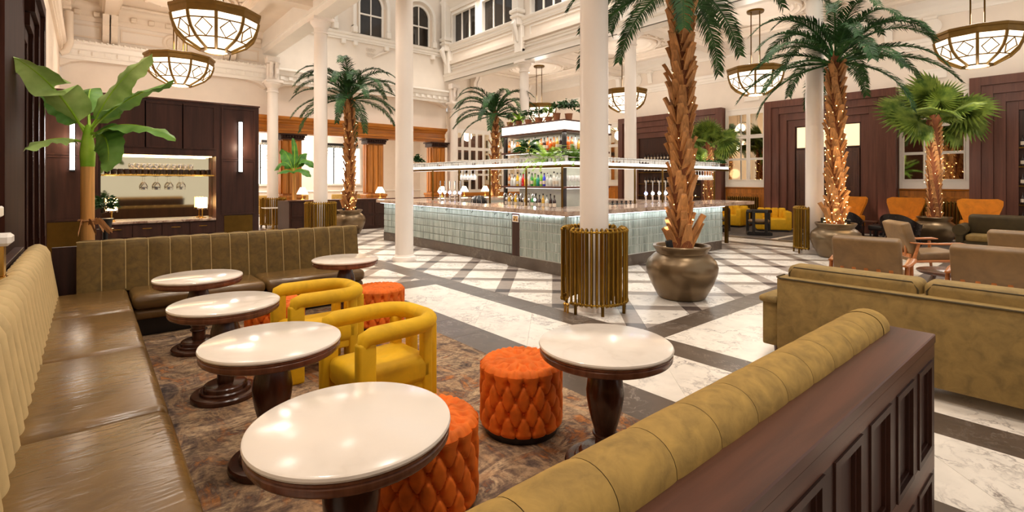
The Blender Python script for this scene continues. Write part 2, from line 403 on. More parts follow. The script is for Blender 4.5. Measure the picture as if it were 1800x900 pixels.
# arched windows of the upper storey
def arched(n, xc, r=.47, z0=7.64, zs=8.85):
    w = thing('window_%d' % n, 'dark arched window with white glazing bars high on the back wall', 'window'); del w['category']; del w['label']; w['kind'] = 'structure'
    arc = [(xc+r*cos(a), zs+r*sin(a)) for a in [pi*i/18 for i in range(19)]]
    part('pane', MB().prism([(xc-r, z0), (xc+r, z0)]+arc, YB-.03, YB-.015, 'y'), 'window_dark', w)
    for (o, t, d) in ((r, .07, .1), (r+.2, .13, .2)):
        mb = MB(); P = [(o+t, z0-zs)]+[(0,0)]; pr = []
        pts = [(xc+o, z0)]+[(xc+o*cos(a), zs+o*sin(a)) for a in [pi*i/20 for i in range(21)]]+[(xc-o, z0)]
        po = [(xc+o+t, z0)]+[(xc+(o+t)*cos(a), zs+(o+t)*sin(a)) for a in [pi*i/20 for i in range(21)]]+[(xc-o-t, z0)]
        for i in range(len(pts)-1): mb.prism([pts[i], pts[i+1], po[i+1], po[i]], YB-d, YB, 'y')
        part('surround', mb, 'paint_white', w)
    part('glazing_bar', MB().box(xc-.02, xc+.02, YB-.07, YB-.02, z0, zs+r), 'paint_white', w)
    part('glazing_bar', MB().box(xc-r, xc+r, YB-.08, YB-.02, 8.42, 8.48), 'paint_white', w)
    part('reveal', MB().box(xc-r-.2, xc-r-.07, YB-.05, YB, z0, zs).box(xc+r+.07, xc+r+.2, YB-.05, YB, z0, zs), 'plaster_warm', w)
    for sx in (-1, 1):
        x = xc+sx*(r+.26); part('impost', MB().cbox(x-.1, x+.1, YB-.26, YB, 7.6, 7.85, .02).cbox(x-.07, x+.07, YB-.24, YB, 7.85, 7.92, .015), 'paint_white', w)
for k, x in enumerate((6.64, 8.87, 11.1)): arched(k+1, x)
# plaster relief on the back wall: curled leaf scrolls around a wing of feathers
mb = MB(); q0 = Vector((9.02, YB-.02, 6.72))
for k in range(7): mb.tube([q0+Vector((.05*k-.08, 0, .03*k)), q0+Vector((.12+.09*k, -.03, .12+.05*k)), q0+Vector((.3+.08*k, -.01, .34+.02*k))], [.03,.035,.008], 6)
for k in range(6):
    c = q0+Vector((-.28+.13*(k % 3), 0, .2*(k//3)+.12)); mb.tube([c+Vector((.09*(1-i/14)*cos(i*.8), -.02, .09*(1-i/14)*sin(i*.8))) for i in range(12)], .016, 5)
struct('plaster_relief', mb, 'plaster', wb)
# ---- orange timber arcade under the back wall
ENT = [(0,0),(.1,0),(.1,.09),(.15,.1),(.15,.19),(.11,.2),(.11,.36),(.17,.39),(.2,.45),(.3,.49),(.33,.56),(.33,.6),(0,.6)]
ent = tag(part('timber_entablature', MB().profile(ENT, (XL+.02, YB+.12, 3.42), (12.5, YB+.12, 3.42), (0,-1)).box(XL+.02, 12.5, YB+.12, YB+.55, 3.42, 4.0), 'wood_orange_x'), 'long orange oak entablature spanning the lounge openings behind the white columns', 'entablature')
PILL = ['hidden behind the dark back bar', 'beside the small banana plant', 'right of the rear palm trunk', 'at the right end of the arcade']
for k, x in enumerate((2.48, 5.85, 9.2, 12.28)):
    t = thing('timber_pilaster', 'orange oak pilaster with carved dark capital, '+PILL[k], 'pilaster', (x, YB+.42, 0), group='oak pilasters of the lounge arcade')
    part('pedestal', MB().cbox(-.44, .44, -.32, .3, 0, 1.0, .01).cbox(-.48, .48, -.36, .32, 1.0, 1.1, .02).cbox(-.48, .48, -.36, .32, 0, .14, .02), 'wood_orange', t)
    part('shaft', MB().box(-.34, .34, -.24, .26, 1.1, 3.2), 'wood_orange', t)
    for dx in (-.34, -.12, .1): part('flute_board', MB().cbox(dx, dx+.2, -.29, -.24, 1.16, 3.16, .02), 'wood_orange', t)
    for dy in (-.16, .04): part('flute_board', MB().cbox(-.39, -.34, dy, dy+.16, 1.16, 3.16, .015), 'wood_orange', t)
    mb = MB().cbox(-.42, .42, -.33, .3, 3.2, 3.27, .015).cbox(-.5, .5, -.4, .32, 3.36, 3.42, .012)
    for i in range(9): mb.sphere((-.4+.1*i, -.34, 3.315), .045, 7, 5)
    part('capital', mb.box(-.4, .4, -.3, .3, 3.27, 3.36), 'wood_dark', t)
# ---- lounge beyond the arcade
struct('wall_lounge', MB().box(-1, 18, 27, 27.2, 0, 4.8).box(-1.2, -1, YB, 27, 0, 4.8).box(15.5, 15.7, YB+.35, 27, 0, 4.8), 'plaster')
struct('ceiling_lounge', MB().box(-1.2, 18, YB+.35, 27.2, 4.8, 4.9), 'paint_white')
struct('trim_1', MB().profile(LIST, (-1, 27, 1.05), (15.5, 27, 1.05), (0,-1)).profile(ARCH, (-1, 27, 4.2), (15.5, 27, 4.2), (0,-1)), 'paint_white')
emit('window_day', (255, 250, 244), 2.6)
mk('drape', (232, 226, 222), .8, var=.08, scale=3)
for k, (x0, x1) in enumerate(((3.3, 4.7), (5.4, 7.0), (9.4, 11.6))):
    w = thing('window_%d' % (k+4), '-', '-'); del w['category']; del w['label']; w['kind'] = 'structure'
    part('pane', MB().box(x0, x1, 26.93, 26.95, 1.5, 3.45), 'window_day', w)
    part('window_frame', frame_x(MB(), 27, x0-.1, x1+.1, 1.4, 3.55, .1, -.12), 'paint_white', w)
    for u in (.34, .68): part('glazing_bar', MB().box(x0+(x1-x0)*u-.03, x0+(x1-x0)*u+.03, 26.9, 26.95, 1.5, 3.45), 'black_wood', w)
light('AREA', (8, 23.4, 4.7), 420, SOFT, 3.0, shape='R', sy=7)
light('AREA', (1.5, 23.4, 4.7), 160, SOFT, 3.0, sy=3)

# ---- gallery over the right colonnade
gl = struct('wall_gallery', MB().box(12.55, 12.85, -4, YB, 6.5, 7.78).box(12.55, 12.85, -4, YB, 9.16, 10.5), 'plaster')
gw = 8
for b, (ya, yb) in enumerate(((9.35, 14.25), (14.25, 19.5), (4.25, 9.35))):
    mid = (ya+yb)/2+.05; gs = ((ya+.5, mid-.24), (mid+.24, yb-.62))
    for q in ((ya-.3, gs[0][0]-.08), (gs[0][1]+.08, gs[1][0]-.08), (gs[1][1]+.08, yb-.3 if b != 1 else yb)):
        part('gallery_pier', MB().box(12.55, 12.85, q[0], q[1], 7.78, 9.16), 'plaster', gl)
    for (y0, y1) in gs:
        w = thing('window_%d' % gw, '-', '-'); del w['category']; del w['label']; w['kind'] = 'structure'; gw += 1
        for i in range(3):
            a = y0+(y1-y0)*i/3; c = y0+(y1-y0)*(i+1)/3
            part('pane', MB().box(12.66, 12.68, a+.02, c-.02, 7.8, 9.14), 'window_dark', w, smooth=0)
            if i: part('glazing_bar', MB().cbox(12.6, 12.72, a-.03, a+.03, 7.78, 9.16, .01), 'paint_white', w)
        part('window_frame', frame_y(MB(), 12.5, y0-.1, y1+.1, 7.72, 9.22, .1, .22), 'paint_white', w)
    for (y0, y1) in ((ya+.45, yb-.5),):
        part('fascia_panel', frame_y(MB(), 12.55, y0, y1, 6.98, 7.44, .06, -.03), 'paint_white', gl)
for z, pr in ((7.5, ARCH), (6.66, LIST), (6.78, LIST), (6.2, ARCH), (9.3, CORN)):
    struct('gallery_moulding', MB().profile(pr, (12.55, YB, z), (12.55, -4, z), (-1,0)), 'paint_white', gl)
struct('gallery_beam', MB().box(12.45, 12.95, -4, YB, 6.2, 6.5), 'paint_white', gl)
for y in CY+(19.2,):
    mb = MB().cbox(12.36, 12.55, y-.2, y+.2, 6.5, 7.5, .02).cbox(12.2, 12.55, y-.17, y+.17, 7.5, 10.5, .03).cbox(12.14, 12.55, y-.26, y+.26, 7.95, 8.1, .03).cbox(12.16, 12.55, y-.24, y+.24, 7.78, 7.9, .03)
    mb.tube([(12.3, y, 7.7), (12.14, y, 7.5), (12.24, y, 7.25), (12.34, y, 6.9)], [.1,.13,.1,.04], 8)
    part('gallery_pilaster', mb, 'paint_white', gl)
# ---- ceilings of the aisles
def aisle(name, x0, x1, bx, ribs, mat):
    c = struct(name, MB().box(x0, x1, -4, YB, 6.9, 7.05), mat)
    if bx < 9: part('edge_beam', MB().box(bx-.28, bx+.28, -4, YB, 6.38, 7.2).box(bx-.22, bx+.22, -4, YB, 6.2, 6.38), 'paint_white', c)
    for y in CY+(-1,):
        mb = MB().box(x0, x1, y-.26, y+.26, 6.62, 6.9).box(x0, x1, y-.2, y+.2, 6.45, 6.62)
        for s in (-1, 1): mb.profile(LIST, (x0, y+s*.26, 6.78), (x1, y+s*.26, 6.78), (0, s))
        part('cross_beam', mb, mat, c)
    for x in ribs:
        mb = MB().box(x-.2, x+.2, -4, YB, 6.66, 6.9).box(x-.14, x+.14, -4, YB, 6.58, 6.66)
        for s in (-1, 1): mb.profile(LIST, (x+s*.2, -4, 6.8), (x+s*.2, YB, 6.8), (s, 0))
        part('rib', mb, mat, c)
        for s in (-.1, .1):
            mb = MB().prism([(YB, 6.58), (YB-.5, 6.58), (YB-.46, 6.46), (YB-.3, 6.3), (YB-.3, 6.0), (YB-.2, 5.86), (YB, 5.78)], x+s-.08, x+s+.08, 'x')
            part('console_bracket', mb, mat, c)
    for y in (1.6, 6.8, 11.8, 16.8):
        xm = sum(ribs)/2; mb = MB()
        for r, h in ((1.32, .06), (1.16, .1), (1.0, .05)):
            mb.lathe([(r, .14), (r, .14-h), (r-.06, .12-h), (r-.12, .14)], 40, (xm, y, 6.76), False, False)
        for k in range(20):
            a = 2*pi*k/20; mb.sphere((xm+1.4*cos(a), y+1.4*sin(a), 6.86), .06, 6, 4, (1,1,.6))
        part('ceiling_medallion', mb, mat, c)
        part('coffer_moulding', MB().profile(LIST, (ribs[0]+.2, y-2.1, 6.8), (ribs[1]-.2, y-2.1, 6.8), (0,1)).profile(LIST, (ribs[1]-.2, y+2.1, 6.8), (ribs[0]+.2, y+2.1, 6.8), (0,-1)), mat, c)
    return c
aisle('ceiling_left', XL, 5.28, 5.0, (.5, 3.7), 'plaster_warm'); aisle('ceiling_right', 12.42, XR, 12.7, (14.1, 17.3), 'plaster')
struct('wall_atrium_left', MB().box(4.72, 5.28, -4, YB, 7.2, 10.5), 'plaster')
# service pipe and bracket in the left corner
mb = MB().tube([(-.42, 19.1, 6.5), (-.42, 19.1, 5.6), (-.5, 19.1, 5.36), (-.62, 19.1, 5.3)], .1, 12)
part('downpipe', mb, 'plaster_warm', wl)
# ---- columns
CL = {(5.0,4.25): 'nearest tall white round column rising out of the brass radiator ring beside the bar', (5.0,9.35): 'tall white round column standing on the marble floor at the left corner of the bar',
      (5.0,14.25): 'white round column in a brass radiator behind the end of the rear banquette', (12.7,4.25): 'white round column behind the palm with fairy lights on its trunk',
      (12.7,9.35): 'white round column behind the beer taps on the right arm of the bar', (12.7,14.25): 'white round column behind the small palm beyond the bottle shelves',
      (5.0,19.06): 'leftmost white column standing before the oak arcade', (12.7,19.06): 'white column in the far corner under the gallery, right of the oak arcade'}
for (x, y), lb in CL.items():
    t = thing('column', lb, 'column', (x, y, 0), group='white columns of the hall'); top = 6.2 if y < 19 else 5.2
    part('shaft', MB().lathe([(.185, .1), (.185, 1.5), (.178, top-1), (.168, top-.42)], 32), 'column_paint', t)
    part('base', MB().lathe([(.24, 0), (.24, .06), (.225, .09), (.2, .1), (.19, .13)], 32), 'column_paint', t)
    mb = MB().lathe([(.17, top-.42), (.2, top-.41), (.2, top-.37), (.175, top-.35), (.178, top-.26), (.21, top-.22), (.25, top-.16), (.28, top-.13), (.28, top-.08)], 32)
    part('capital', mb.cbox(-.29, .29, -.29, .29, top-.08, top+.01, .012), 'column_paint', t)
    if y > 19:
        mb = MB().cbox(-.2, .2, -.1, .12, 5.21, 5.8, .03).cbox(-.24, .24, -.16, .12, 5.8, 6.05, .03)
        for s in (-.09, .09): mb.tube([(s, -.12, 5.3), (s, -.2, 5.45), (s, -.16, 5.65), (s, -.26, 5.85)], [.05,.075,.06,.08], 8)
        part('console', mb, 'column_paint', t)
# ================================================================== furniture of the booth
def fabric(name, rgb, sheen=.5, var=.3, scale=5, rough=.75, bs=160, tint=None, bst=.15):
    m, t, b = base(name, rough); c = lin(rgb); v = coords(t, 'Object', 11); f = noise(t, v, scale, 5, .6, .5)
    t.links.new(ramp(t, f, [(.28, tuple(x*(1-var) for x in c)), (.5, c), (.75, tuple(min(1, x*(1+var)) for x in c))]), b.inputs['Base Color'])
    b.inputs['Sheen Weight'].default_value = sheen; b.inputs['Sheen Roughness'].default_value = .4
    b.inputs['Sheen Tint'].default_value = (*(lin(tint) if tint else tuple(min(1, x*1.6) for x in c)), 1)
    bump(t, b, noise(t, v, bs, 2), bst, .002)
fabric('velvet_gold', (158, 126, 60), .6, .34, 16)
fabric('velvet_lit_and_piping', (190, 164, 114), .5, .15, 7)  # banquette velvet with bright light put into the colour; pale piping shares it
fabric('velvet_shaded', (108, 84, 36), .4, .36, 13)  # same banquette velvet, darkened in colour for the shade at the rear
fabric('velvet_sofa', (138, 112, 60), .4, .3, 11)
fabric('velvet_yellow', (222, 172, 0), .45, .22, 4)
fabric('velvet_orange', (228, 108, 12), .45, .28, 6)
fabric('velvet_rust', (214, 128, 8), .35, .2, 6)
fabric('suede', (128, 98, 60), .25, .26, 5, .5)
fabric('velvet_moss', (66, 52, 20), .5, .25, 6)
fabric('leather_black', (34, 24, 22), .1, .2, 8, .35)
fabric('velvet_sun', (226, 172, 12), .4, .15, 6)
m, t, b = base('leather_seat', .27); c = lin((112, 84, 46)); v = coords(t, 'Object', 9); f = noise(t, v, 3, 5, .6, .8)
t.links.new(ramp(t, f, [(.3, tuple(x*.72 for x in c)), (.7, tuple(x*1.22 for x in c))]), b.inputs['Base Color'])
v2 = coords(t, 'Object', 9, (2.2, 9, 3)); bump(t, b, noise(t, v2, 2.2, 3, .45, 1.2), .22, .02)
# rug: weathered patches of stone grey, umber, ochre and aubergine with faint trellis lines
m, t, b = base('rug_wool', .92); v = coords(t, 'World', 0, (1, 1, 1)); vs = coords(t, 'World', 0, (1.0, 2.2, 1))
vd = coords(t, 'World', 0, (2.6, 1.1, 1)); f1 = noise(t, vd, 1.5, 9, .68, .8); f2 = noise(t, vs, 2.6, 10, .72, .5); f3 = noise(t, v, 30, 4, .7)
c1 = ramp(t, f1, [(.34, lin((58,46,44))), (.42, lin((116,94,78))), (.48, lin((184,150,112))), (.54, lin((104,84,72))), (.60, lin((190,120,54))), (.68, lin((140,116,90)))])
c2 = ramp(t, f2, [(.34, lin((58,46,48))), (.45, lin((136,110,88))), (.51, lin((206,176,136))), (.57, lin((96,78,72))), (.63, lin((196,122,54))), (.7, lin((84,68,62)))])
mx = nd(t, 'ShaderNodeMixRGB'); t.links.new(ramp(t, noise(t, v, 3.2, 6, .65), [(.42, (0,0,0)), (.58, (1,1,1))]), mx.inputs[0]); t.links.new(c1, mx.inputs[1]); t.links.new(c2, mx.inputs[2])
m2 = nd(t, 'ShaderNodeMixRGB', blend_type='MULTIPLY'); m2.inputs[0].default_value = .8; t.links.new(mx.outputs[0], m2.inputs[1])
t.links.new(ramp(t, f3, [(.3, (.45,.42,.42)), (.62, (1.05,1.02,1))]), m2.inputs[2])
bk = nd(t, 'ShaderNodeTexVoronoi', feature='DISTANCE_TO_EDGE'); bk.inputs['Scale'].default_value = 3.2; bk.inputs['Randomness'].default_value = .35
t.links.new(coords(t, 'World', 0, (1, .8, 1)), bk.inputs['Vector'])
m3 = nd(t, 'ShaderNodeMixRGB'); t.links.new(m2.outputs[0], m3.inputs[1]); m3.inputs[2].default_value = (*lin((196,150,104)), 1)
ln = ramp(t, bk.outputs['Distance'], [(0, (1,1,1)), (.05, (.8,.8,.8)), (.09, (0,0,0))]); mq = nd(t, 'ShaderNodeMixRGB', blend_type='MULTIPLY'); mq.inputs[0].default_value = 1
t.links.new(ln, mq.inputs[1]); t.links.new(ramp(t, noise(t, v, 2.1, 5), [(.52, (0,0,0)), (.6, (.55,.55,.55))]), mq.inputs[2]); t.links.new(mq.outputs[0], m3.inputs[0])
t.links.new(m3.outputs[0], b.inputs['Base Color']); bump(t, b, f3, .5, .01)
tag(part('rug', MB().cbox(.25, 2.885, 1.34, 6.55, .0, .012, .004), 'rug_wool'), 'weathered brown, grey and ochre patterned rug under the booth tables', 'rug')

def channel(w, h0=.42, h1=.98, lean=.07, depth=.13, bul=.022):
    """one padded backrest channel: faces +x at x=0 (bottom), width along y, rolls over the top"""
    prof = [(lean*1.0, h0), (lean*.8, h0+.12), (lean*.5, h0+.26), (lean*.22, h1-.16), (lean*.06, h1-.07), (-.018, h1-.022), (-.05, h1), (-depth*.6, h1), (-depth*.88, h1-.02), (-depth, h1-.06), (-depth, h0)]
    nrm = [(1,0)]*4+[(.95,.3),(.7,.7),(.15,1),(-.1,1),(-.7,.7),(-1,0),(-1,0)]
    def fn(u, v):
        k = v*(len(prof)-1); i = min(int(k), len(prof)-2); q = k-i
        p = [prof[i][j]*(1-q)+prof[i+1][j]*q for j in (0, 1)]; n = [nrm[i][j]*(1-q)+nrm[i+1][j]*q for j in (0, 1)]
        b = bul*(max(0, 1-(2*u-1)**2)**.55)
        if v > .8: b *= .2
        return (p[0]+n[0]*b, (u-.5)*w, p[1]+n[1]*b)
    return MB().grid(fn, 10, len(prof)-1)
# ---- left banquette (runs away from the camera along the left wall)
lb = thing('banquette', 'long leather banquette with channelled back in its lit tone along the left wall', 'banquette', (0, 0, 0))
W = .2; me = channel(W-.004, bul=.03).mesh('backrest_channel', 'velvet_lit_and_piping', 60)
for k in range(25):
    y = 2.05+W*(k+.5)
    link('backrest_channel', me, lb, (-.33, y, 0))
part('back_frame', MB().box(-.5, -.44, 2.0, 7.3, .0, .93), 'wood_dark', lb)
for (y0, y1) in ((1.9, 3.2), (3.2, 4.51), (4.51, 5.84), (5.84, 7.05)):
    part('seat_cushion', MB().cbox(-.3, .33, y0+.004, y1-.004, .27, .455, .055, 4), 'leather_seat', lb, smooth=60)
part('seat_base', MB().box(-.3, .24, 1.9, 7.05, .0, .28), 'wood_dark', lb)
# ---- rear banquette
rb = thing('banquette', 'rear banquette with channelled back in its shaded olive tone and brown leather seat', 'banquette', (0, 0, 0))
W = .21; me = channel(W-.004, bul=.014).mesh('backrest_channel', 'velvet_shaded', 60)
for k in range(15):
    link('backrest_channel', me, rb, (-.1+W*(k+.5), 7.16, 0), (0, 0, -pi/2))
part('piping', MB().tube([(-.1, 7.14, .985), (3.05, 7.14, .985)], .006, 6), 'velvet_lit_and_piping', rb)
sm_ = MB().tube([(0, -.066, .44), (0, -.05, .58), (0, -.03, .72), (0, -.012, .88), (0, .012, .96), (0, .05, .985)], .0055, 6).mesh('seam_piping', 'velvet_lit_and_piping')
for k in range(1, 15): link('seam_piping', sm_, rb, (-.1+W*k, 7.158, 0))
part('back_frame', MB().box(-.3, 3.03, 7.27, 7.33, 0, .93), 'wood_dark', rb)
for (x0, x1) in ((.34, 1.62), (1.62, 2.86)):
    part('seat_cushion', MB().cbox(x0+.004, x1-.004, 6.42, 7.1, .31, .455, .055, 4), 'leather_seat', rb, smooth=60)
    part('lower_roll', MB().cbox(x0+.004, x1-.004, 6.47, 7.1, .19, .31, .05, 3), 'leather_seat', rb, smooth=60)
part('seat_base', MB().box(.34, 2.8, 6.56, 7.1, 0, .2), 'black_wood', rb)
# ---- panelled divider with velvet bolster, between camera and booth
dv = thing('divider', 'dark panelled timber divider topped by a gold velvet bolster, nearest the viewer', 'divider', (0, 0, 0))
part('carcass', MB().box(-.6, 2.81, .5, .78, .0, .94), 'wood_dark', dv)
part('top_board', MB().cbox(-.6, 2.83, .468, .785, .94, .98, .004), 'wood_dark_x', dv)
for z0, z1 in ((.0, .07), (.40, .50), (.885, .94)): part('rail', MB().box(-.6, 2.815, .47, .5, z0, z1), 'wood_dark_x', dv)
for k in range(11):
    x1 = 2.755-.322*k; x0 = x1-.245
    part('stile', MB().box(x1, x1+(.06 if k == 0 else .077), .4705, .5, .07, .885), 'wood_dark', dv)
    for z0, z1 in ((.50, .885), (.07, .40)):
        p = part('panel', MB().box(x0, x1, .487, .5, z0, z1), 'wood_dark', dv)
        mb = MB(); t_ = .024
        frame_x(mb, .498, x0+.001, x1-.001, z0+.001, z1-.001, t_, -.034); frame_x(mb, .49, x0+t_, x1-t_, z0+t_, z1-t_, .012, -.014)
        part('panel_moulding', mb, 'wood_dark', p)
def bolster(w):
    def fn(u, v):
        a = pi*v; e = max(0, 1-(2*u-1)**4)**.5; k = .965+.035*e
        return ((u-.5)*w, .085*cos(a)*k, .086*max(0, sin(a))**.8*k)
    return MB().grid(fn, 12, 14)
me = bolster(.203).mesh('bolster_segment', 'velvet_gold', 60); me2 = bolster(.16).mesh('bolster_segment', 'velvet_gold', 60)
for k in range(15):
    x = 2.645-.205*(k+.5); link('bolster_segment', me, dv, (x, .695, .978))
mb = MB()
def fe(u, v):
    a = pi*v; k = (1-max(0, u*1.0)**6)**.5 if u < 1 else 0; return (u*.15, .085*cos(a)*(.35+.65*k), .086*max(0, sin(a))**.8*(.12+.88*k))
part('bolster_end', mb.grid(fe, 12, 14), 'velvet_gold', dv, (2.643, .695, .978), smooth=60)
part('bench_seat', MB().cbox(-.1, 2.7, .79, 1.33, .27, .44, .05, 3), 'leather_seat', dv, smooth=60)
part('bench_base', MB().box(-.1, 2.68, .79, 1.25, .0, .28), 'wood_dark', dv)

wood('walnut_rim', (122, 76, 54), .25, .35, axis=2)
# ---- pedestal tables
def table(loc, label):
    t = thing('pedestal_table', label, 'table', loc, rnd.uniform(0, 6), group='round pedestal tables of the booth')
    part('table_top', MB().lathe([(.368, .690), (.376, .694), (.379, .702), (.376, .711), (.366, .716)], 72), 'table_stone', t)
    part('top_rim', MB().lathe([(.31, .632), (.352, .634), (.366, .642), (.373, .652), (.374, .672), (.369, .676), (.374, .682), (.374, .690)], 72), 'walnut_rim', t)
    part('pedestal', MB().lathe([(.062, .648), (.066, .61), (.082, .56), (.1, .50), (.108, .44), (.106, .40), (.094, .33), (.076, .26), (.062, .215), (.06, .2)], 40), 'walnut_gloss', t)
    part('collar', MB().lathe([(.06, .184), (.07, .187), (.073, .194), (.07, .201), (.06, .204)], 40), 'walnut_gloss', t)
    part('stem', MB().lathe([(.057, .10), (.057, .19)], 32), 'walnut_gloss', t)
    part('base_step', MB().lathe([(.15, .066), (.15, .088), (.142, .098), (.13, .104)], 48).lathe([(.176, .042), (.176, .058), (.168, .066)], 48), 'walnut_gloss', t)
    part('base_disc', MB().lathe([(.226, .0), (.23, .006), (.23, .032), (.222, .041), (.2, .044)], 56), 'walnut_gloss', t)
    return t
for loc, lb_ in (((.775, 1.87, .012), 'round white-topped pedestal table nearest the viewer, before the buttoned pouf'), ((.82, 3.13, .012), 'round white-topped pedestal table beside the nearer yellow armchair'),
               ((.80, 4.33, .012), 'round white-topped pedestal table with window glare, beside the farther yellow armchair'), ((.82, 5.68, .012), 'round white-topped pedestal table in the banquette corner, farthest left'),
               ((2.34, 5.83, .012), 'round white-topped pedestal table at the free end of the rear banquette'), ((2.26, 1.84, .012), 'round white-topped pedestal table standing alone behind the divider bolster')):
    table(loc, lb_)
# ---- tufted poufs
def pouf_mesh():
    NA = 16; R0 = .262; H0 = .045; H1 = .455; rows = [.10+.092*k for k in range(4)]
    B = []
    for k, z in enumerate(rows):
        for i in range(NA): B.append((2*pi*(i+.5*(k % 2))/NA, z))
    def dim(a, z):
        d1 = 9; L = 1.0
        for q, zz in B:
            if abs(zz-z) < .1:
                da = (a-q+pi) % (2*pi)-pi
                if abs(da) < .5: d1 = min(d1, sqrt((da*R0)**2+(zz-z)**2))
        # diamond crease lines
        s = .092; w = 2*pi/NA; p = (z-.10)/s; q = a/w
        f1 = (q-.5*p) % 1.0; f2 = (q+.5*p) % 1.0; e1 = min(f1, 1-f1); e2 = min(f2, 1-f2)
        if z > rows[-1]+.01: f = q+.5*3; f = f % 1; e = min(f, 1-f); cr = e
        elif z < rows[0]-.01: f = q % 1; cr = min(f, 1-f)
        else: cr = min(e1, e2)
        return -.030*math.exp(-(d1/.018)**2)-.014*math.exp(-(cr/.055)**2)-.006*math.exp(-(cr/.16)**2)+.014
    na, nz = 208, 56; mb = MB()
    def side(u, v):
        a = 2*pi*u; z = H0+(H1-.03-H0)*v; r = R0+dim(a, z)
        if v < .08: r -= .02*(1-v/.08)**2
        return (r*cos(a), r*sin(a), z)
    mb.grid(side, na, nz, wu=True)
    T = [(0., 0.)]+[(.1, 2*pi*i/6) for i in range(6)]+[(.2, 2*pi*(i+.5)/NA*1) for i in range(NA)]
    def top(u, v):
        a = 2*pi*u; r = R0*(1-v)+.0005; d = 9
        for rr, aa in T:
            d = min(d, sqrt((r*cos(a)-rr*cos(aa))**2+(r*sin(a)-rr*sin(aa))**2))
        edge = max(0, 1-v/.16); z = H1-.05*edge**2+.012-.04*math.exp(-(d/.026)**2)
        rr = r+dim(a, H1-.03)*max(0, 1-v*5); k = (a*NA/2/pi-.0) % 1; cr = min(k, 1-k)
        if v < .6: z -= .016*math.exp(-(cr/.1)**2)*min(1, (.6-v)*6)
        return (rr*cos(a), rr*sin(a), z)
    mb.grid(top, na, 20, wu=True)
    bt = MB()
    for q, z in B: bt.sphere(((R0-.022)*cos(q), (R0-.022)*sin(q), z), .009, 6, 4)
    for rr, aa in T: bt.sphere((rr*cos(aa), rr*sin(aa), H1-.024), .009, 6, 4)
    return mb.mesh('tufted_cover', 'velvet_orange', 80), bt.mesh('button', 'velvet_orange')
pm, pb = pouf_mesh(); pd = MB().lathe([(.24, 0), (.245, .01), (.25, .05)], 40).mesh('pouf_base', 'black_wood')
for loc, lb_ in (((2.2, 2.5, .012), 'orange deep-buttoned velvet pouf left of the lone table'), ((1.30, 2.22, .012), 'orange deep-buttoned velvet pouf tucked under the nearest table'),
               ((2.5, 5.25, .012), 'orange deep-buttoned velvet pouf behind the yellow armchairs, at the rug edge'), ((1.42, 5.32, .012), 'orange deep-buttoned velvet pouf half hidden between a table and the far yellow armchair')):
    t = thing('pouf', lb_, 'pouf', loc, rnd.uniform(0, 6), group='orange buttoned poufs'); link('tufted_cover', pm, t); o = link('buttons', pb, t); o['kind'] = 'stuff'; link('base', pd, t)
# ---- yellow velvet armchairs (open tub with thick ring rail and slab legs), facing -x
def yellow_chair(loc, rz, label):
    t = thing('tub_armchair', label, 'armchair', loc, rz, group='yellow velvet armchairs at the booth tables')
    a, w = .3, .27; path = []
    path += [(-a, -w, .60), (-a+.012, -w, .645), (-a+.06, -w, .66)]
    path += [(x, -w, .66) for x in (-.1, .06)]
    path += [(.08+.2*sin(q), -w+.2*(1-cos(q)), .66) for q in [radians(x) for x in (15,30,45,60,75,90)]]
    path += [(.28, 0, .66)]
    path += [(p[0], -p[1], p[2]) for p in path[::-1][1:]]
    part('ring_rail', MB().tube(path, [.04,.054,.058]+[.058]*(len(path)-6)+[.058,.054,.04], 14), 'velvet_yellow', t, smooth=70)
    for s in (-1, 1):
        part('front_leg', MB().cbox(-.345, -.225, s*w-.04, s*w+.04, 0, .63, .018, 2), 'velvet_yellow', t, smooth=60)
        for q in (0, 1): part('back_leg', MB().cbox(.17+.09*q, .245+.09*q, s*(.2-.075*q)-.035, s*(.2-.075*q)+.035, 0, .62, .014, 2), 'velvet_yellow', t, smooth=60)
    def seat(u, v): pass
    part('seat_cushion', MB().cbox(-.31, .26, -.235, .235, .24, .42, .05, 4), 'velvet_yellow', t, smooth=70)
    part('seat_base', MB().cbox(-.27, .24, -.22, .22, .19, .26, .01), 'velvet_yellow', t)
    return t
yellow_chair((1.585, 3.25, .012), .06, 'nearer yellow velvet open-backed armchair in the middle of the rug')
yellow_chair((1.57, 4.47, .012), -.02, 'farther yellow velvet open-backed armchair, nearer the rear banquette')

# ---- olive sofa seen from behind
so = thing('sofa', 'olive velvet sofa seen from behind on the right, with two piped back cushions', 'sofa', (4.82, 0, 0))
part('back_panel', MB().cbox(0, .2, -1.2, 1.93, .10, .77, .02, 2), 'velvet_sofa', so)
part('piping', MB().tube([(-.004, -1.2, .762), (-.004, 1.9, .762), (.03, 1.935, .765), (.2, 1.935, .765)], .008, 6), 'velvet_moss', so)
for (y0, y1) in ((-1.1, -.11), (-.1, .89), (.9, 1.88)):
    c_ = part('back_cushion', MB().cbox(.1, .36, y0, y1, .42, .875, .055, 4), 'velvet_sofa', so, smooth=70)
    part('piping', MB().tube([(.105, y0+.05, .45), (.105, y0+.02, .8), (.115, y0+.06, .856), (.115, y1-.06, .856), (.105, y1-.02, .8), (.105, y1-.05, .45)], .006, 6), 'velvet_moss', c_)
for (y0, y1) in ((-1.1, -.11), (-.1, .89), (.9, 1.88)): part('seat_cushion', MB().cbox(.3, .92, y0, y1, .3, .46, .05, 3), 'velvet_sofa', so, smooth=70)
part('seat_base', MB().cbox(.15, .88, -1.2, 1.9, .12, .31, .02), 'velvet_sofa', so)
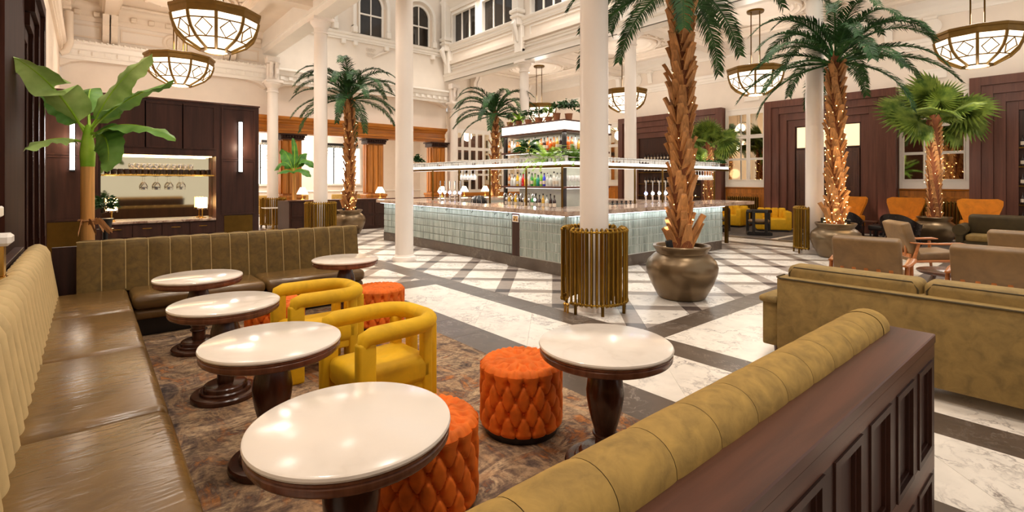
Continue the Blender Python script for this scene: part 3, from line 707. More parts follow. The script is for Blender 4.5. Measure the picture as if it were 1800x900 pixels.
for s, y in ((1, 1.93), (-1, -1.34)):
    a_ = part('arm', MB().cbox(.03, .9, y, y+.14, .12, .53, .02, 2), 'velvet_sofa', so)
    part('arm_cap', MB().cbox(-.01, .92, y-.01, y+.16, .52, .585, .03, 3), 'velvet_sofa', a_, smooth=70)
for x in (.09, .82):
    for y in (-1.2, 1.95): part('foot', MB().lathe([(.022, 0), (.03, .05), (.034, .12)], 12), 'walnut_gloss', so, (x, y, 0))

# ---- teak lounge chairs (facing +x locally)
def lounge(loc, rz, label):
    t = thing('lounge_chair', label, 'armchair', loc, rz, group='teak framed lounge chairs'); t.scale = (1.12,)*3
    def pad(w, h, th):
        return MB().cbox(-th/2, th/2, -w/2, w/2, 0, h, .035, 3)
    part('back_pad', pad(.62, .54, .13), 'suede', t, (-.2, 0, .34), (0, radians(-16), 0), smooth=70)
    part('seat_pad', MB().cbox(-.28, .34, -.3, .3, -.06, .07, .035, 3), 'suede', t, (.02, 0, .36), (0, radians(-5), 0), smooth=70)
    for s in (-1, 1):
        y = .345*s
        part('front_leg', MB().tube([(.3, y, 0), (.27, y, .3), (.26, y, .545)], [.014,.022,.02], 10), 'teak', t)
        part('rear_leg', MB().tube([(-.36, y, 0), (-.27, y, .3), (-.2, y, .56)], [.014,.024,.02], 10), 'teak', t)
        part('armrest', MB().tube([(-.3, y*.97, .575), (-.15, y, .565), (.1, y*1.03, .57), (.3, y*1.02, .58), (.37, y, .575)], [.02,.026,.034,.034,.016], 10, sq=(1.3,.5)), 'teak', t, smooth=70)
        part('side_rail', MB().tube([(-.27, y*.95, .3), (.27, y*.95, .33)], .018, 8), 'teak', t)
    part('back_rail', MB().cbox(-.31, -.28, -.33, .33, .35, .41, .008), 'teak', t); part('front_rail', MB().cbox(.26, .285, -.33, .33, .28, .33, .008), 'teak', t)
    for k in range(5): part('back_slat', MB().cbox(-.29, -.27, -.24+.11*k, -.2+.11*k, .38, .75, .004), 'teak', t, (-.03, 0, 0))
    return t
lounge((7.6, 1.9, 0), .12, 'teak lounge chair with taupe back, just behind the left end of the olive sofa')
lounge((7.55, .72, 0), .0, 'teak lounge chair with broad taupe back behind the olive sofa, at the right edge')
lounge((10.7, 1.95, 0), -.95, 'teak lounge chair turned sideways with its arm and seat showing')
lounge((10.0, .65, 0), -.1, 'teak lounge chair farther back at the right edge of the photo')
tb = thing('coffee_table', 'low dark coffee table among the teak lounge chairs', 'table', (9.0, 1.3, 0))
part('table_top', MB().lathe([(.38, .38), (.4, .4), (.4, .415), (.39, .42)], 40), 'walnut_gloss', tb)
for a in range(3): part('leg', MB().tube([(.3*cos(a*2.1), .3*sin(a*2.1), 0), (.2*cos(a*2.1), .2*sin(a*2.1), .385)], .018, 8), 'walnut_gloss', tb)
# ---- moss green sofa facing the viewer
gs = thing('sofa', 'dark moss green scroll-armed sofa facing the viewer at the far right', 'sofa', (15.35, 1.0, 0), pi)
part('seat_base', MB().cbox(-.4, .42, -1.0, 1.0, .1, .32, .02), 'velvet_moss', gs); part('backrest', MB().cbox(-.48, -.22, -1.0, 1.0, .1, .88, .08, 4), 'velvet_moss', gs, smooth=70)
for y in (-.98, .01): part('back_cushion', MB().cbox(-.26, -.08, y, y+.97, .42, .86, .07, 4), 'velvet_moss', gs, smooth=70); part('seat_cushion', MB().cbox(-.2, .46, y+.02, y+.96, .31, .46, .05, 3), 'velvet_sofa', gs, smooth=70)
for y in (-1.06, 1.06):
    a_ = part('arm', MB().cbox(-.4, .42, y-.07, y+.07, .1, .52, .03, 2), 'velvet_moss', gs); part('arm_roll', MB().tube([(-.42, y, .55), (.46, y, .55)], .12, 20), 'velvet_moss', a_)
    for x in (-.35, .38): part('foot', MB().lathe([(.02, 0), (.03, .1)], 10), 'walnut_gloss', gs, (x, y*.93, 0))
# ---- black buttoned tub chairs
def tufted(loc, rz, label):
    t = thing('tub_chair', label, 'chair', loc, rz, group='black buttoned tub chairs')
    def fn(u, v):
        a = pi*(u*1.1-.05)-pi/2; h = .80-.25*abs(sin(a))**3; r = .33+.05*v; z = .3+(h-.3)*v
        return (-r*cos(a)*1.0, r*sin(a), z)
    def fo(u, v): p = fn(u, v); return (p[0]*1.16-.01, p[1]*1.16, p[2]+.02)
    part('backrest', MB().grid(fn, 24, 6).grid(fo, 24, 6).grid(lambda u, v: tuple(fn(u, 1)[k]*(1-v)+fo(u, 1)[k]*v for k in range(3)), 24, 2), 'leather_black', t, smooth=60)
    mb = MB()
    for i in range(9):
        for j in range(3): p = fo((i+.5+.5*(j % 2))/10, .35+.25*j); mb.sphere(p, .018, 6, 4)
    o = part('buttons', mb, 'chrome' if False else 'leather_black', t); o['kind'] = 'stuff'
    part('seat_cushion', MB().cbox(-.28, .32, -.28, .28, .3, .45, .05, 3), 'leather_black', t, smooth=60)
    for x in (-.28, .28):
        for y in (-.26, .26): part('leg', MB().cyl((x*1.1, y*1.1, 0), (x, y, .32), .016, 8, .026), 'black_wood', t)
    return t
tufted((15.95, 4.6, .012), .2, 'black buttoned tub chair behind the fairy-lit palm pot'); tufted((15.6, 3.25, .012), -.2, 'black buttoned tub chair before the middle orange wing chair')
for k, (x, y, n) in enumerate(((16.45, 3.85, 'beside the black tub chairs'), (16.6, 5.45, 'close to the left orange wing chair'))):
    t = thing('stool', 'low dark upholstered stool '+n, 'stool', (x, y, .012), .3*k)
    part('seat', MB().cbox(-.3, .3, -.25, .25, .3, .44, .03, 2), 'leather_black', t)
    for sx in (-.25, .25):
        for sy in (-.2, .2): part('leg', MB().cyl((sx, sy, 0), (sx, sy, .31), .02, 8), 'black_wood', t)
t = thing('side_table', 'small square wooden side table between orange wing chairs', 'table', (16.95, 4.28, .012))
part('table_top', MB().cbox(-.2, .2, -.2, .2, .46, .5, .005), 'wood_dark_x', t)
for sx in (-.17, .17):
    for sy in (-.17, .17): part('leg', MB().cbox(sx-.02, sx+.02, sy-.02, sy+.02, 0, .46, .004), 'wood_dark', t)
# ---- orange wing chairs
def wing(loc, rz, label):
    t = thing('wing_chair', label, 'armchair', loc, rz, group='orange wing chairs')
    out = [(-.26, .42), (-.3, .62), (-.37, .86), (-.42, 1.05), (-.40, 1.14), (-.33, 1.17), (-.15, 1.155), (0, 1.15)]
    poly = out+[(-p[0], p[1]) for p in out[::-1][1:]]
    def fn(u, v):
        k = v*(len(out)-1); i = min(int(k), len(out)-2); q = k-i; hw = abs(out[min(i, 5)][0]*(1-q)+out[min(i+1, 5)][0]*q); z = .42+.74*v
        s = 2*u-1; hw = .27+.17*min(1, max(0, (v-.1)/.7)); zz = z+(.02*abs(s)**2 if v > .9 else 0)
        zz -= .10*max(0, abs(s)-.8)/.2*max(0, v-.8)*5*.6
        return (-.26-.12*v+.16*abs(s)**2.2, s*hw, zz)
    m_ = MB().grid(fn, 18, 12); m2 = MB().grid(lambda u, v: (fn(u, v)[0]-.09, fn(u, v)[1], fn(u, v)[2]), 18, 12); m_.merge(m2)
    ed = lambda w_: tuple
    for (a, b_) in (((lambda s: (s, 1)), 0), ((lambda s: (0, s)), 0), ((lambda s: (1, s)), 0), ((lambda s: (s, 0)), 0)):
        m_.grid(lambda u, v, a=a: (fn(*a(u))[0]-.09*v, fn(*a(u))[1], fn(*a(u))[2]), 18, 1)
    part('backrest', m_, 'velvet_rust', t, smooth=60)
    part('seat_cushion', MB().cbox(-.3, .34, -.31, .31, .3, .46, .05, 3), 'velvet_rust', t, smooth=60)
    for s in (-1, 1): part('arm', MB().cbox(-.3, .28, s*.33-.05, s*.33+.05, .3, .62, .04, 3), 'velvet_rust', t, smooth=60)
    for x in (-.28, .28):
        for y in (-.26, .26): part('leg', MB().cyl((x*1.1, y*1.1, 0), (x, y, .32), .014, 8, .022), 'walnut_gloss', t)
    return t
wing((17.35, 4.95, .012), pi-.3, 'orange velvet wing chair before the dark double door'); wing((17.4, 3.6, .012), pi-.1, 'orange velvet wing chair left of the fan palm'); wing((17.3, 2.0, .012), pi+.1, 'orange velvet wing chair right of the fan palm')
for k, (x, y, r) in enumerate(((16.8, 5.85, pi+.2), (17.6, 6.6, pi-.2))):
    pass
# ---- yellow tub sofas and black frame chairs near the right wall
def tubsofa(loc, rz, label, w=.5):
    t = thing('tub_sofa', label, 'sofa', loc, rz, group='yellow tub sofas by the right wall')
    part('seat_base', MB().cbox(-.35, .38, -w, w, .05, .42, .04, 3), 'velvet_sun', t, smooth=60)
    for k in range(4): part('back_channel', MB().cbox(-.42, -.26, -w+.5*w*k, -w+.5*w*(k+1), .05, .74, .05, 3), 'velvet_sun', t, smooth=60)
    for s in (-1, 1): part('arm', MB().cbox(-.4, .4, s*w-.09, s*w+.09, .05, .66, .05, 3), 'velvet_sun', t, smooth=60)
    part('plinth', MB().box(-.38, .36, -w, w, 0, .06), 'black_wood', t)
tubsofa((17.8, 8.75, .012), pi, 'channel-backed yellow tub sofa before the oak wall radiator'); tubsofa((17.2, 7.0, .012), pi+.5, 'boxy yellow tub sofa beside the farther brass column radiator', .42)
def frame_chair(loc, rz, label):
    t = thing('frame_chair', label, 'chair', loc, rz, group='black timber frame chairs')
    part('top_rail', MB().tube([(.25, -.3, .7), (-.1, -.32, .72), (-.28, -.2, .73), (-.31, 0, .73), (-.28, .2, .73), (-.1, .32, .72), (.25, .3, .7)], .045, 8, sq=(.7, 1.2)), 'black_wood', t)
    for (x, y) in ((.22, -.3), (.22, .3), (-.29, -.17), (-.29, .17)): part('leg', MB().cbox(x-.045, x+.045, y-.04, y+.04, 0, .71, .008), 'black_wood', t)
    for s in (-1, 1): part('foot_rail', MB().cbox(-.29, .25, s*.3-.04, s*.3+.04, 0, .1, .008), 'black_wood', t)
    part('back_rail', MB().cbox(-.33, -.25, -.3, .3, 0, .12, .008), 'black_wood', t)
    part('seat_cushion', MB().lathe([(.24, .36), (.29, .39), (.3, .43), (.27, .46), (.1, .475)], 28), 'suede', t)
    part('seat_frame', MB().cbox(-.26, .24, -.28, .28, .33, .37, .01), 'black_wood', t)
frame_chair((15.6, 6.75, .012), .5, 'black timber frame chair with grey seat on the aisle rug, in full view'); frame_chair((15.75, 8.15, .012), .2, 'black timber frame chair half hidden by the right end of the bar')
mk('rug_dark', (84, 74, 66), .95, var=.35, scale=5, bmp=.4, bscale=60, kind='World')
tag(part('rug', MB().cbox(14.85, 18.2, 6.1, 9.6, .0, .012, .004), 'rug_dark'), 'dark grey aisle rug under the yellow tub sofas', 'rug')
tag(part('rug', MB().cbox(14.85, 17.9, 2.12, 5.9, .0, .012, .004), 'rug_dark'), 'dark rug under the black tub chairs and orange wing chairs', 'rug')
# ================================================================== joinery on the walls
def PX(px, Z): # world point for a pixel column at depth Z
    X = (px-900)/878*Z; return (cos(FA)*Z+sin(FA)*X, sin(FA)*Z-cos(FA)*X)
def PW(px, py, Z): x, y = PX(px, Z); return Vector((x, y, 1.65-(py-318)*Z/878))
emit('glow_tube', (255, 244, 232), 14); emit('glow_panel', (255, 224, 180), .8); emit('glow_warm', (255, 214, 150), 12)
mk('amber_glass', (214, 150, 60), .2, .3); mk('mirror_tint', (220, 205, 170), .04, 1, .02, 2)
# ---- stepped dark portals on the right wall
def portal(label, y0, y1, door, n=4, st=.235, ztop=4.45):
    t = thing('timber_portal', label, 'portal', (XR, 0, 0), group='stepped brown timber portals of the right wall')
    for k in range(n):
        a, b_, z = y0+k*st, y1-k*st, ztop-k*st; d = .34-.075*k
        part('jamb', MB().box(-d, -.01, a, a+st-.004, 0, z), 'wood_portal', t, smooth=0); part('jamb', MB().box(-d, -.01, b_-st+.004, b_, 0, z), 'wood_portal', t, smooth=0)
        m = (a+b_)/2
        for (q0, q1) in ((a+st, m-.002), (m+.002, b_-st)): part('head_board', MB().box(-d, -.01, q0, q1, z-st+.004, z), 'wood_portal', t, smooth=0)
    a, b_, z = y0+n*st, y1-n*st, ztop-n*st
    part('recess', MB().box(-.045, -.01, a, b_, 0, z), 'wood_dark', t)
    if door == 'door':
        part('transom_light', MB().box(-.06, -.046, a+.05, b_-.05, 2.78, z-.03), 'glow_panel', t); part('transom_bar', MB().box(-.1, -.045, (a+b_)/2-.025, (a+b_)/2+.025, 2.74, z), 'paint_white', t)
        mid = (a+b_)/2
        for (q0, q1) in ((a+.04, mid-.01), (mid+.01, b_-.04)):
            d = part('door_leaf', MB().cbox(-.1, -.046, q0, q1, .02, 2.7, .004), 'walnut_gloss', t)
            for z0, z1 in ((.15, .85), (1.0, 1.35), (1.45, 2.6)):
                w_ = (q1-q0)/2
                for i in range(2): part('door_panel', frame_y(MB(), -.1, q0+.05+w_*i*.95, q0+w_*(.95+.95*i)-.02, z0, z1, .03, -.015), 'walnut_gloss', d)
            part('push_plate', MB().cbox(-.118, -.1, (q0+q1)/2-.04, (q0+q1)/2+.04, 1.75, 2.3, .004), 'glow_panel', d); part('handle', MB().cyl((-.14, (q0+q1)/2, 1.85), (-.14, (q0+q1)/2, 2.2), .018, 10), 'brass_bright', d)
    elif door == 'wine':
        for j in range(5):
            part('rack_shelf', MB().box(-.2, -.046, a, b_, .5+.5*j, .53+.5*j), 'brass_dark', t)
    return t
portal('wide stepped brown timber portal behind the fairy-lit palm, with a double door', 3.96, 7.77, 'door'); p3 = portal('stepped brown timber portal with a wine store, behind the right arm of the bar', 9.35, 14.2, 'wine'); p2 = portal('stepped brown timber portal cut by the right edge of the photo', -1.5, 2.33, 'wine')
mk('bottle_dark', (38, 22, 18), .12, 0, .2); mk('wine_label', (205, 190, 170), .6, var=.1); mk('red_cap', (150, 24, 20), .4)
def bottle_mesh(h=.3, r=.037, neck=.012):
    return MB().lathe([(r*.9, 0), (r, .01), (r, h*.6), (r*.85, h*.68), (neck*1.2, h*.78), (neck, h*.84), (neck, h*.97), (neck*1.25, h*.975), (neck*1.25, h)], 12)
bm_ = bottle_mesh(.31, .04).mesh('bottle', 'bottle_dark'); lm_ = MB().lathe([(.041, .06), (.041, .15)], 12, cap0=False, cap1=False).mesh('bottle_label', 'wine_label')
n_ = 0
for (y0, y1, zs, nm) in ((10.5, 13.05, (1.53, 2.03, 2.53), 'wine portal behind the bar'), (1.0, 1.35, (.53, 1.03, 1.53, 2.03, 2.53), 'portal at the right edge')):
    for z in zs:
        y = y0; k = 0; sh_ = nth(zs.index(z))
        while y < y1:
            o = link('wine_bottle', bm_, None, (XR-.12, y, z+.001)); tag(o, '%s dark bottle from the right, %s shelf up, in the %s' % (nth(k), sh_, nm), 'bottle', 'wine bottles in the '+nm); l_ = link('bottle_label', lm_, o); y += .16; k += 1
# floor uplights washing the portal jambs
for k, (y, n_) in enumerate(((7.5, 'left jamb of the door portal'), (4.25, 'right jamb of the door portal'), (2.1, 'jamb of the rightmost portal'), (9.6, 'right jamb of the wine portal'))):
    t = thing('uplight', 'small black floor uplight at the '+n_, 'lamp', (XR-.5, y, .0)); part('housing', MB().lathe([(.07, 0), (.08, .02), (.07, .09), (.055, .09), (.05, .06)], 16), 'black_metal', t)
    l_ = light('SPOT', (0, 0, .1), 26, (1, .72, .62), .04, spot=60, blend=.8, parent=t); l_.rotation_euler = Vector((.16, 0, 1)).to_track_quat('-Z', 'Y').to_euler()
# ---- mirrored bays between the portals
def mirror_bay(label, y0, y1):
    t = thing('mirror_panel', label, 'mirror', (XR, 0, 0), group='white framed mirror bays of the right wall')
    part('backing', MB().box(-.04, -.01, y0, y1, 1.42, 4.35), 'paint_white', t)
    cols = [(y0+.12, y0+.58), (y0+.72, y0+.9), (y1-.58, y1-.12)] if y1-y0 > 1.5 else [(y0+.1, y0+.5), (y1-.5, y1-.1)]
    rows = [(1.7, 2.42), (2.5, 3.22), (3.36, 4.12)]
    for a, b_ in cols:
        for z0, z1 in rows:
            p = part('mirror_pane', MB().box(-.05, -.038, a, b_, z0, z1), 'mirror', t, smooth=0); part('pane_frame', frame_y(MB(), -.04, a-.03, b_+.03, z0-.03, z1+.03, .03, -.03), 'paint_white', p)
    part('cornice', MB().profile(LIST, (0, y1, 4.28), (0, y0, 4.28), (-1,0)).box(-.07, -.01, y0, y0+.06, 1.42, 4.3).box(-.07, -.01, y1-.06, y1, 1.42, 4.3), 'paint_white', t)
    w = thing('wainscot', 'orange oak wainscot below the '+label.split(' mirror')[0][:40].lower()+' mirror bay', 'panelling', (XR, 0, 0), group='oak wainscots of the right wall')
    part('board', MB().box(-.05, -.01, y0, y1, 0, 1.36), 'wood_orange', w); part('cap_rail', MB().profile([(0,0),(.09,.02),(.11,.06),(0,.07)], (0, y1, 1.35), (0, y0, 1.35), (-1,0)), 'wood_orange_y', w)
    for i in range(2): part('wainscot_panel', frame_y(MB(), -.05, y0+.06+(y1-y0)/2*i, y0-.06+(y1-y0)/2*(i+1), .2, 1.2, .05, -.02), 'wood_orange', w)
    return t
def wall_radiator(label, loc, n, rz=0):
    t = thing('radiator', label, 'radiator', loc, rz, group='brass wall radiators')
    mb = MB()
    for x in (-.04, .04): mb.tube([(x, 0, .12), (x, 0, 1.0), (x*.6, 0, 1.05), (0, 0, 1.065)], .017, 8)
    mb.sphere((0, 0, .13), .035, 8, 6); me = mb.mesh('radiator_section', 'brass_dark')
    for k in range(n): link('radiator_section', me, t, (0, (k-(n-1)/2)*.078, 0))
    part('header', MB().cyl((0, -n*.039, 1.02), (0, n*.039, 1.02), .018, 8).cyl((0, -n*.039, .14), (0, n*.039, .14), .018, 8), 'brass_dark', t)
    for s in (-1, 1): part('foot', MB().cyl((0, s*n*.033, 0), (0, s*n*.033, .14), .018, 8), 'brass_dark', t)
mirror_bay('tall white mirror bay behind the fan palm and wing chairs', 2.36, 3.93); wall_radiator('brass column radiator on the wall behind the right-hand fan palm', (XR-.2, 3.12, 0), 17)
mirror_bay('narrow white mirror bay right of the bar end', 7.8, 9.32); wall_radiator('brass column radiator on the wall behind the yellow tub sofa', (XR-.2, 8.6, 0), 15)
mirror_bay('far white mirror bay beyond the bar', 14.25, 15.8)
for k, (y, n) in enumerate(((3.1, 'above the right fan palm'), (8.3, 'above the mirror bay beside the bar'))): tag(part('wall_vent', frame_y(MB().box(XR-.1, XR, y-.26, y+.26, 4.62, 4.86), XR-.1, y-.27, y+.27, 4.6, 4.88, .05, -.02), 'paint_white'), 'small white wall unit '+n, 'vent')
# mirror grid on the back wall, right of the arcade
t = thing('mirror_panel', 'white grid of small mirrors on the far back wall left of the bottle shelves', 'mirror', (0, YB, 0))
part('backing', MB().box(12.98, 17.6, -.05, -.005, 1.1, 4.1), 'paint_white', t)
for i in range(11):
    for (z0, z1) in ((1.25, 1.9), (2.0, 2.55), (2.65, 3.1), (3.25, 3.9)):
        x = 13.1+.41*i; p = part('mirror_pane', MB().box(x, x+.26, -.065, -.048, z0, z1), 'mirror', t, smooth=0)
w = tag(part('wainscot', MB().box(12.98, 17.6, YB-.06, YB-.005, 0, 1.1), 'wood_orange_x'), 'oak wainscot low on the far back wall, seen through the bar', 'panelling')
# ---- left wall: dark pier, stepped reveal, window frame, sconce
pier = thing('timber_portal', 'dark stepped timber portal on the left wall beside the banana plant', 'portal', (XL, 0, 0))
part('pier', MB().box(.01, .05, 6.45, 8.3, 0, 5.3), 'wood_matte', pier)
for k in range(4):
    y = 8.62+.2*k; z = 3.35+.17*k; d = .05+.045*k
    part('jamb', MB().box(.01, d, y, y+.18, 0, z), 'wood_matte', pier); part('head_board', MB().box(.01, d, 8.32, y+.18, z, z+.15), 'wood_matte', pier)
    part('lit_reveal_strip', MB().box(d-.006, d-.001, y-.008, y-.002, .9, z-.05), 'chrome', pier)  # bright chrome strip stands in for light catching each reveal
part('recess', MB().box(.005, .03, 8.3, 8.6, 0, 3.2), 'wood_matte', pier)
wf = thing('window_20', '-', '-', (XL, 0, 0)); del wf['label']; del wf['category']; wf['kind'] = 'structure'
part('window_frame', frame_y(MB(), .0, 4.2, 5.35, 1.45, 3.4, .1, .09), 'paint_white', wf); part('pane', MB().box(.005, .03, 4.3, 5.25, 1.55, 3.3), 'drape', wf); part('window_sill', MB().cbox(.0, .14, 4.1, 5.4, 1.38, 1.46, .01), 'paint_white', wf)
def sconce(label, loc, n, L=1.0, r=.032, pw=7):
    t = thing('wall_sconce', label, 'lamp', loc, group='vertical tube sconces')
    a = (n[0]*.05, n[1]*.05); part('light_tube', MB().cyl((a[0], a[1], -L/2), (a[0], a[1], L/2), r, 14), 'glow_tube', t)
    part('bracket', MB().cbox(-.04+n[0]*.02, .04+n[0]*.02, -.04+n[1]*.02, .04+n[1]*.02, -L/2-.03, -L/2, .004).cbox(-.04+n[0]*.02, .04+n[0]*.02, -.04+n[1]*.02, .04+n[1]*.02, L/2, L/2+.03, .004).cbox(-.03, .03, -.03, .03, -L/2-.02, L/2+.02, .004), 'black_metal', t)
    light('POINT', (n[0]*.16, n[1]*.16, 0), pw, WARM, .05, parent=t)
sconce('vertical glowing tube sconce on the left wall at the photo edge', (XL+.005, 5.75, 2.5), (1, 0), r=.016, pw=1.5)
sconce('vertical glowing tube sconce on the dark back bar, behind the banana plant', (-.21, 11.36, 2.34), (0, -1)); sconce('vertical glowing tube sconce at the right end of the dark back bar', (2.36, 11.36, 2.34), (0, -1))
t = thing('brass_lamp', 'square brass lantern standing on the ledge at the left photo edge', 'lamp', (-.5, 4.9, .966))
part('base', MB().cbox(-.09, .09, -.09, .09, -.02, .03, .01), 'brass_bright', t); part('body', MB().cbox(-.06, .06, -.06, .06, .03, .24, .004), 'brass_bright', t); part('cap', MB().cbox(-.1, .1, -.1, .1, .24, .32, .02), 'paint_white', t)
tag(part('wall_ledge', MB().cbox(XL+.005, -.51, 2.0, 7.25, .93, .965, .004), 'wood_dark'), 'dark timber ledge behind the left banquette', 'ledge')
# ---- back bar (dark panelled unit with mirrored niche)
bb = thing('back_bar', 'dark panelled timber back bar with lit mirrored niche, behind the rear banquette', 'cabinet', (0, 11.4, 0))
part('carcass', MB().box(XL+.01, .165, 0, .5, 0, 3.18).box(1.94, 2.72, 0, .5, 0, 3.18).box(.165, 1.94, 0, .5, 2.14, 3.18).box(.165, 1.94, .02, .5, 0, .87).box(.165, 1.94, .42, .5, .87, 2.14), 'wood_dark', bb)
part('top_board', MB().cbox(XL+.01, 2.74, -.02, .52, 3.18, 3.21, .004), 'wood_dark_x', bb)
for (x0, x1, z0, z1) in ((.2, .78, 2.3, 3.1), (.82, 1.36, 2.3, 3.1), (1.4, 1.9, 2.3, 3.1), (2.06, 2.62, 1.0, 2.05), (2.06, 2.62, 2.12, 3.1), (-.55, .1, 1.0, 2.05), (-.55, .1, 2.12, 3.1)):
    p = part('panel', MB().box(x0, x1, -.006, .0, z0, z1), 'wood_dark', bb); part('panel_moulding', frame_x(MB(), -.0, x0-.03, x1+.03, z0-.03, z1+.03, .03, -.02), 'wood_dark', p)
for (x0, x1) in ((2.08, 2.6), (-.53, .02)): part('vent_panel', MB().cbox(x0, x1, -.012, .0, .12, .95, .003), 'brass_dark', bb, label='plain bronze coloured lower panel')
for k in range(4):
    a = .165+.444*k; d = part('drawer', MB().cbox(a+.008, a+.436, -.0, .02, .62, .85, .004), 'wood_dark', bb); part('handle', MB().cbox(a+.15, a+.29, -.02, 0, .765, .78, .003), 'brass_bright', d)
    d = part('cupboard_door', MB().cbox(a+.008, a+.436, -.0, .02, .08, .61, .004), 'wood_dark', bb); part('knob', MB().sphere((a+.39, -.012, .56), .012, 8, 6), 'brass_bright', d)
part('counter', MB().cbox(.17, 1.935, -.03, .42, .87, .91, .006), 'counter_marble', bb); part('mirror', MB().box(.17, 1.935, .41, .419, .91, 2.14), 'mirror_tint', bb); part('niche_shelf', MB().cbox(.17, 1.935, .12, .41, 1.745, 1.77, .003), 'brass_bright', bb)
part('niche_light', MB().box(.2, 1.9, .2, .26, 2.125, 2.139), 'glow_warm', bb); light('AREA', (1.05, .22, 2.11), 14, WARM, 1.6, sy=.1, parent=bb)
m, tt, b = base('clear_glass', .02); b.inputs['Transmission Weight'].default_value = .95; b.inputs['IOR'].default_value = 1.2; b.inputs['Base Color'].default_value = (.95, .95, .95, 1)
mk('smoked_glass', (52, 40, 36), .06, 0, .1)
tum = MB().lathe([(.03, 0), (.036, .01), (.04, .1), (.037, .1), (.033, .012)], 12).mesh('tumbler', 'smoked_glass')
for i in range(18): tag(link('tumbler', tum, None, (.26+.093*i, 11.6, 1.771)), '%s dark smoked tumbler from the left on the back bar shelf' % nth(i), 'glass', 'smoked tumblers on the back bar shelf')
def stem_mesh(mat='clear_glass', s=1.0): return MB().lathe([(.034*s, 0), (.03*s, .004*s), (.004*s, .01*s), (.004*s, .09*s), (.02*s, .105*s), (.038*s, .135*s), (.042*s, .165*s), (.036*s, .21*s), (.034*s, .21*s), (.039*s, .165*s), (.004*s, .11*s)], 12).mesh('wine_glass', mat)
wg = stem_mesh()
for i in range(11): tag(link('wine_glass', wg, None, (.62+.094*i, 11.69, 1.771)), '%s clear wine glass from the left behind the smoked tumblers' % nth(i), 'glass', 'wine glasses on the back bar shelf')
for i in range(4): tag(link('wine_glass', wg, None, (.80+.2*i, 11.58, 1.743), (pi, 0, 0), (1.25,)*3), '%s glass from the left hanging upside down in the back bar niche' % nth(i), 'glass', 'hanging glasses of the back bar')
for (x, n) in ((.32, 'left'), (1.74, 'right')):
    t = thing('table_lamp', 'small crystal lamp glowing at the %s end of the back bar niche' % n, 'lamp', (x, 11.62, .911))
    part('base', MB().lathe([(.06, 0), (.06, .012), (.012, .02), (.012, .2)], 16), 'brass_bright', t); part('shade', MB().lathe([(.07, .2), (.075, .21), (.075, .4), (.07, .41)], 18), 'glow_warm', t)
    for k in range(10): part('crystal_rod', MB().cyl((.085*cos(k*.63), .085*sin(k*.63), .17), (.085*cos(k*.63), .085*sin(k*.63), .42), .006, 6), 'chrome', t)
    light('POINT', (0, -.14, .3), 5, WARM, .06, parent=t)
# ---- low panelled partition before the lounge, with table lamps on its ledge
pt = thing('partition', 'low dark panelled partition between rear palm pot and lounge', 'partition', (0, 16.3, 0))
part('body', MB().box(4.75, 13, 0, .14, 0, 1.0), 'wood_dark', pt); part('cap', MB().cbox(4.7, 13.05, -.03, .3, 1.0, 1.04, .006), 'wood_dark_x', pt); part('return', MB().box(4.75, 4.9, .14, 1.2, 0, 1.0), 'wood_dark', pt)
for k in range(5):
    for z0, z1 in ((.1, .45), (.52, .94)): part('panel', frame_x(MB().box(4.83+.69*k, 5.45+.69*k, -.005, 0, z0, z1), 0, 4.82+.69*k, 5.46+.69*k, z0, z1, .035, -.02), 'wood_dark', pt)
emit('lamp_shade_glow', (255, 232, 190), 5.5); mk('ceramic_cream', (226, 214, 190), .3)
def table_lamp(loc, label, s=1.0):
    t = thing('table_lamp', label, 'lamp', loc, group='small white shaded table lamps'); t.scale = (s,)*3
    part('base', MB().lathe([(.07, 0), (.07, .012), (.03, .03), (.014, .06), (.012, .2)], 16), 'brass_bright', t)
    part('shade', MB().lathe([(.17, .19), (.15, .24), (.1, .34), (.07, .40)], 24, cap0=False, cap1=False), 'lamp_shade_glow', t)
    light('POINT', (0, 0, .46), 2.5, WARM, .05, parent=t)
table_lamp((5.2, 16.45, 1.04), 'white shaded table lamp on the low partition, left of the round column'); table_lamp((6.62, 16.45, 1.04), 'white shaded table lamp on the low partition, left of the rear palm trunk'); table_lamp((7.85, 16.45, 1.04), 'white shaded table lamp on the low partition, right of the rear palm trunk')
# ---- lounge furniture seen through the arcade
for k, (x, y, w_) in enumerate(((3.6, 25.6, 2.0), (7.2, 25.6, 2.6), (10.8, 25.6, 2.2))):
    t = thing('banquette', ['low ochre bench under the left lounge window', 'low ochre bench under the middle lounge window', 'low ochre bench under the right lounge window'][k], 'bench', (x, y, 0))
    part('seat', MB().cbox(-w_/2, w_/2, -.4, .4, .1, .45, .04, 2), 'velvet_gold', t); part('backrest', MB().cbox(-w_/2, w_/2, .3, .5, .1, .95, .05, 2), 'velvet_gold', t)
t = thing('side_table', 'small white square side table on a brass post, by the leftmost column', 'table', PW(480, 400, 17.0)); t.location.z = 0
part('table_top', MB().cbox(-.3, .3, -.3, .3, .72, .745, .004), 'table_stone', t); part('post', MB().cbox(-.03, .03, -.03, .03, .02, .72, .004), 'brass_bright', t); part('base', MB().cbox(-.2, .2, -.2, .2, 0, .02, .004), 'brass_bright', t)
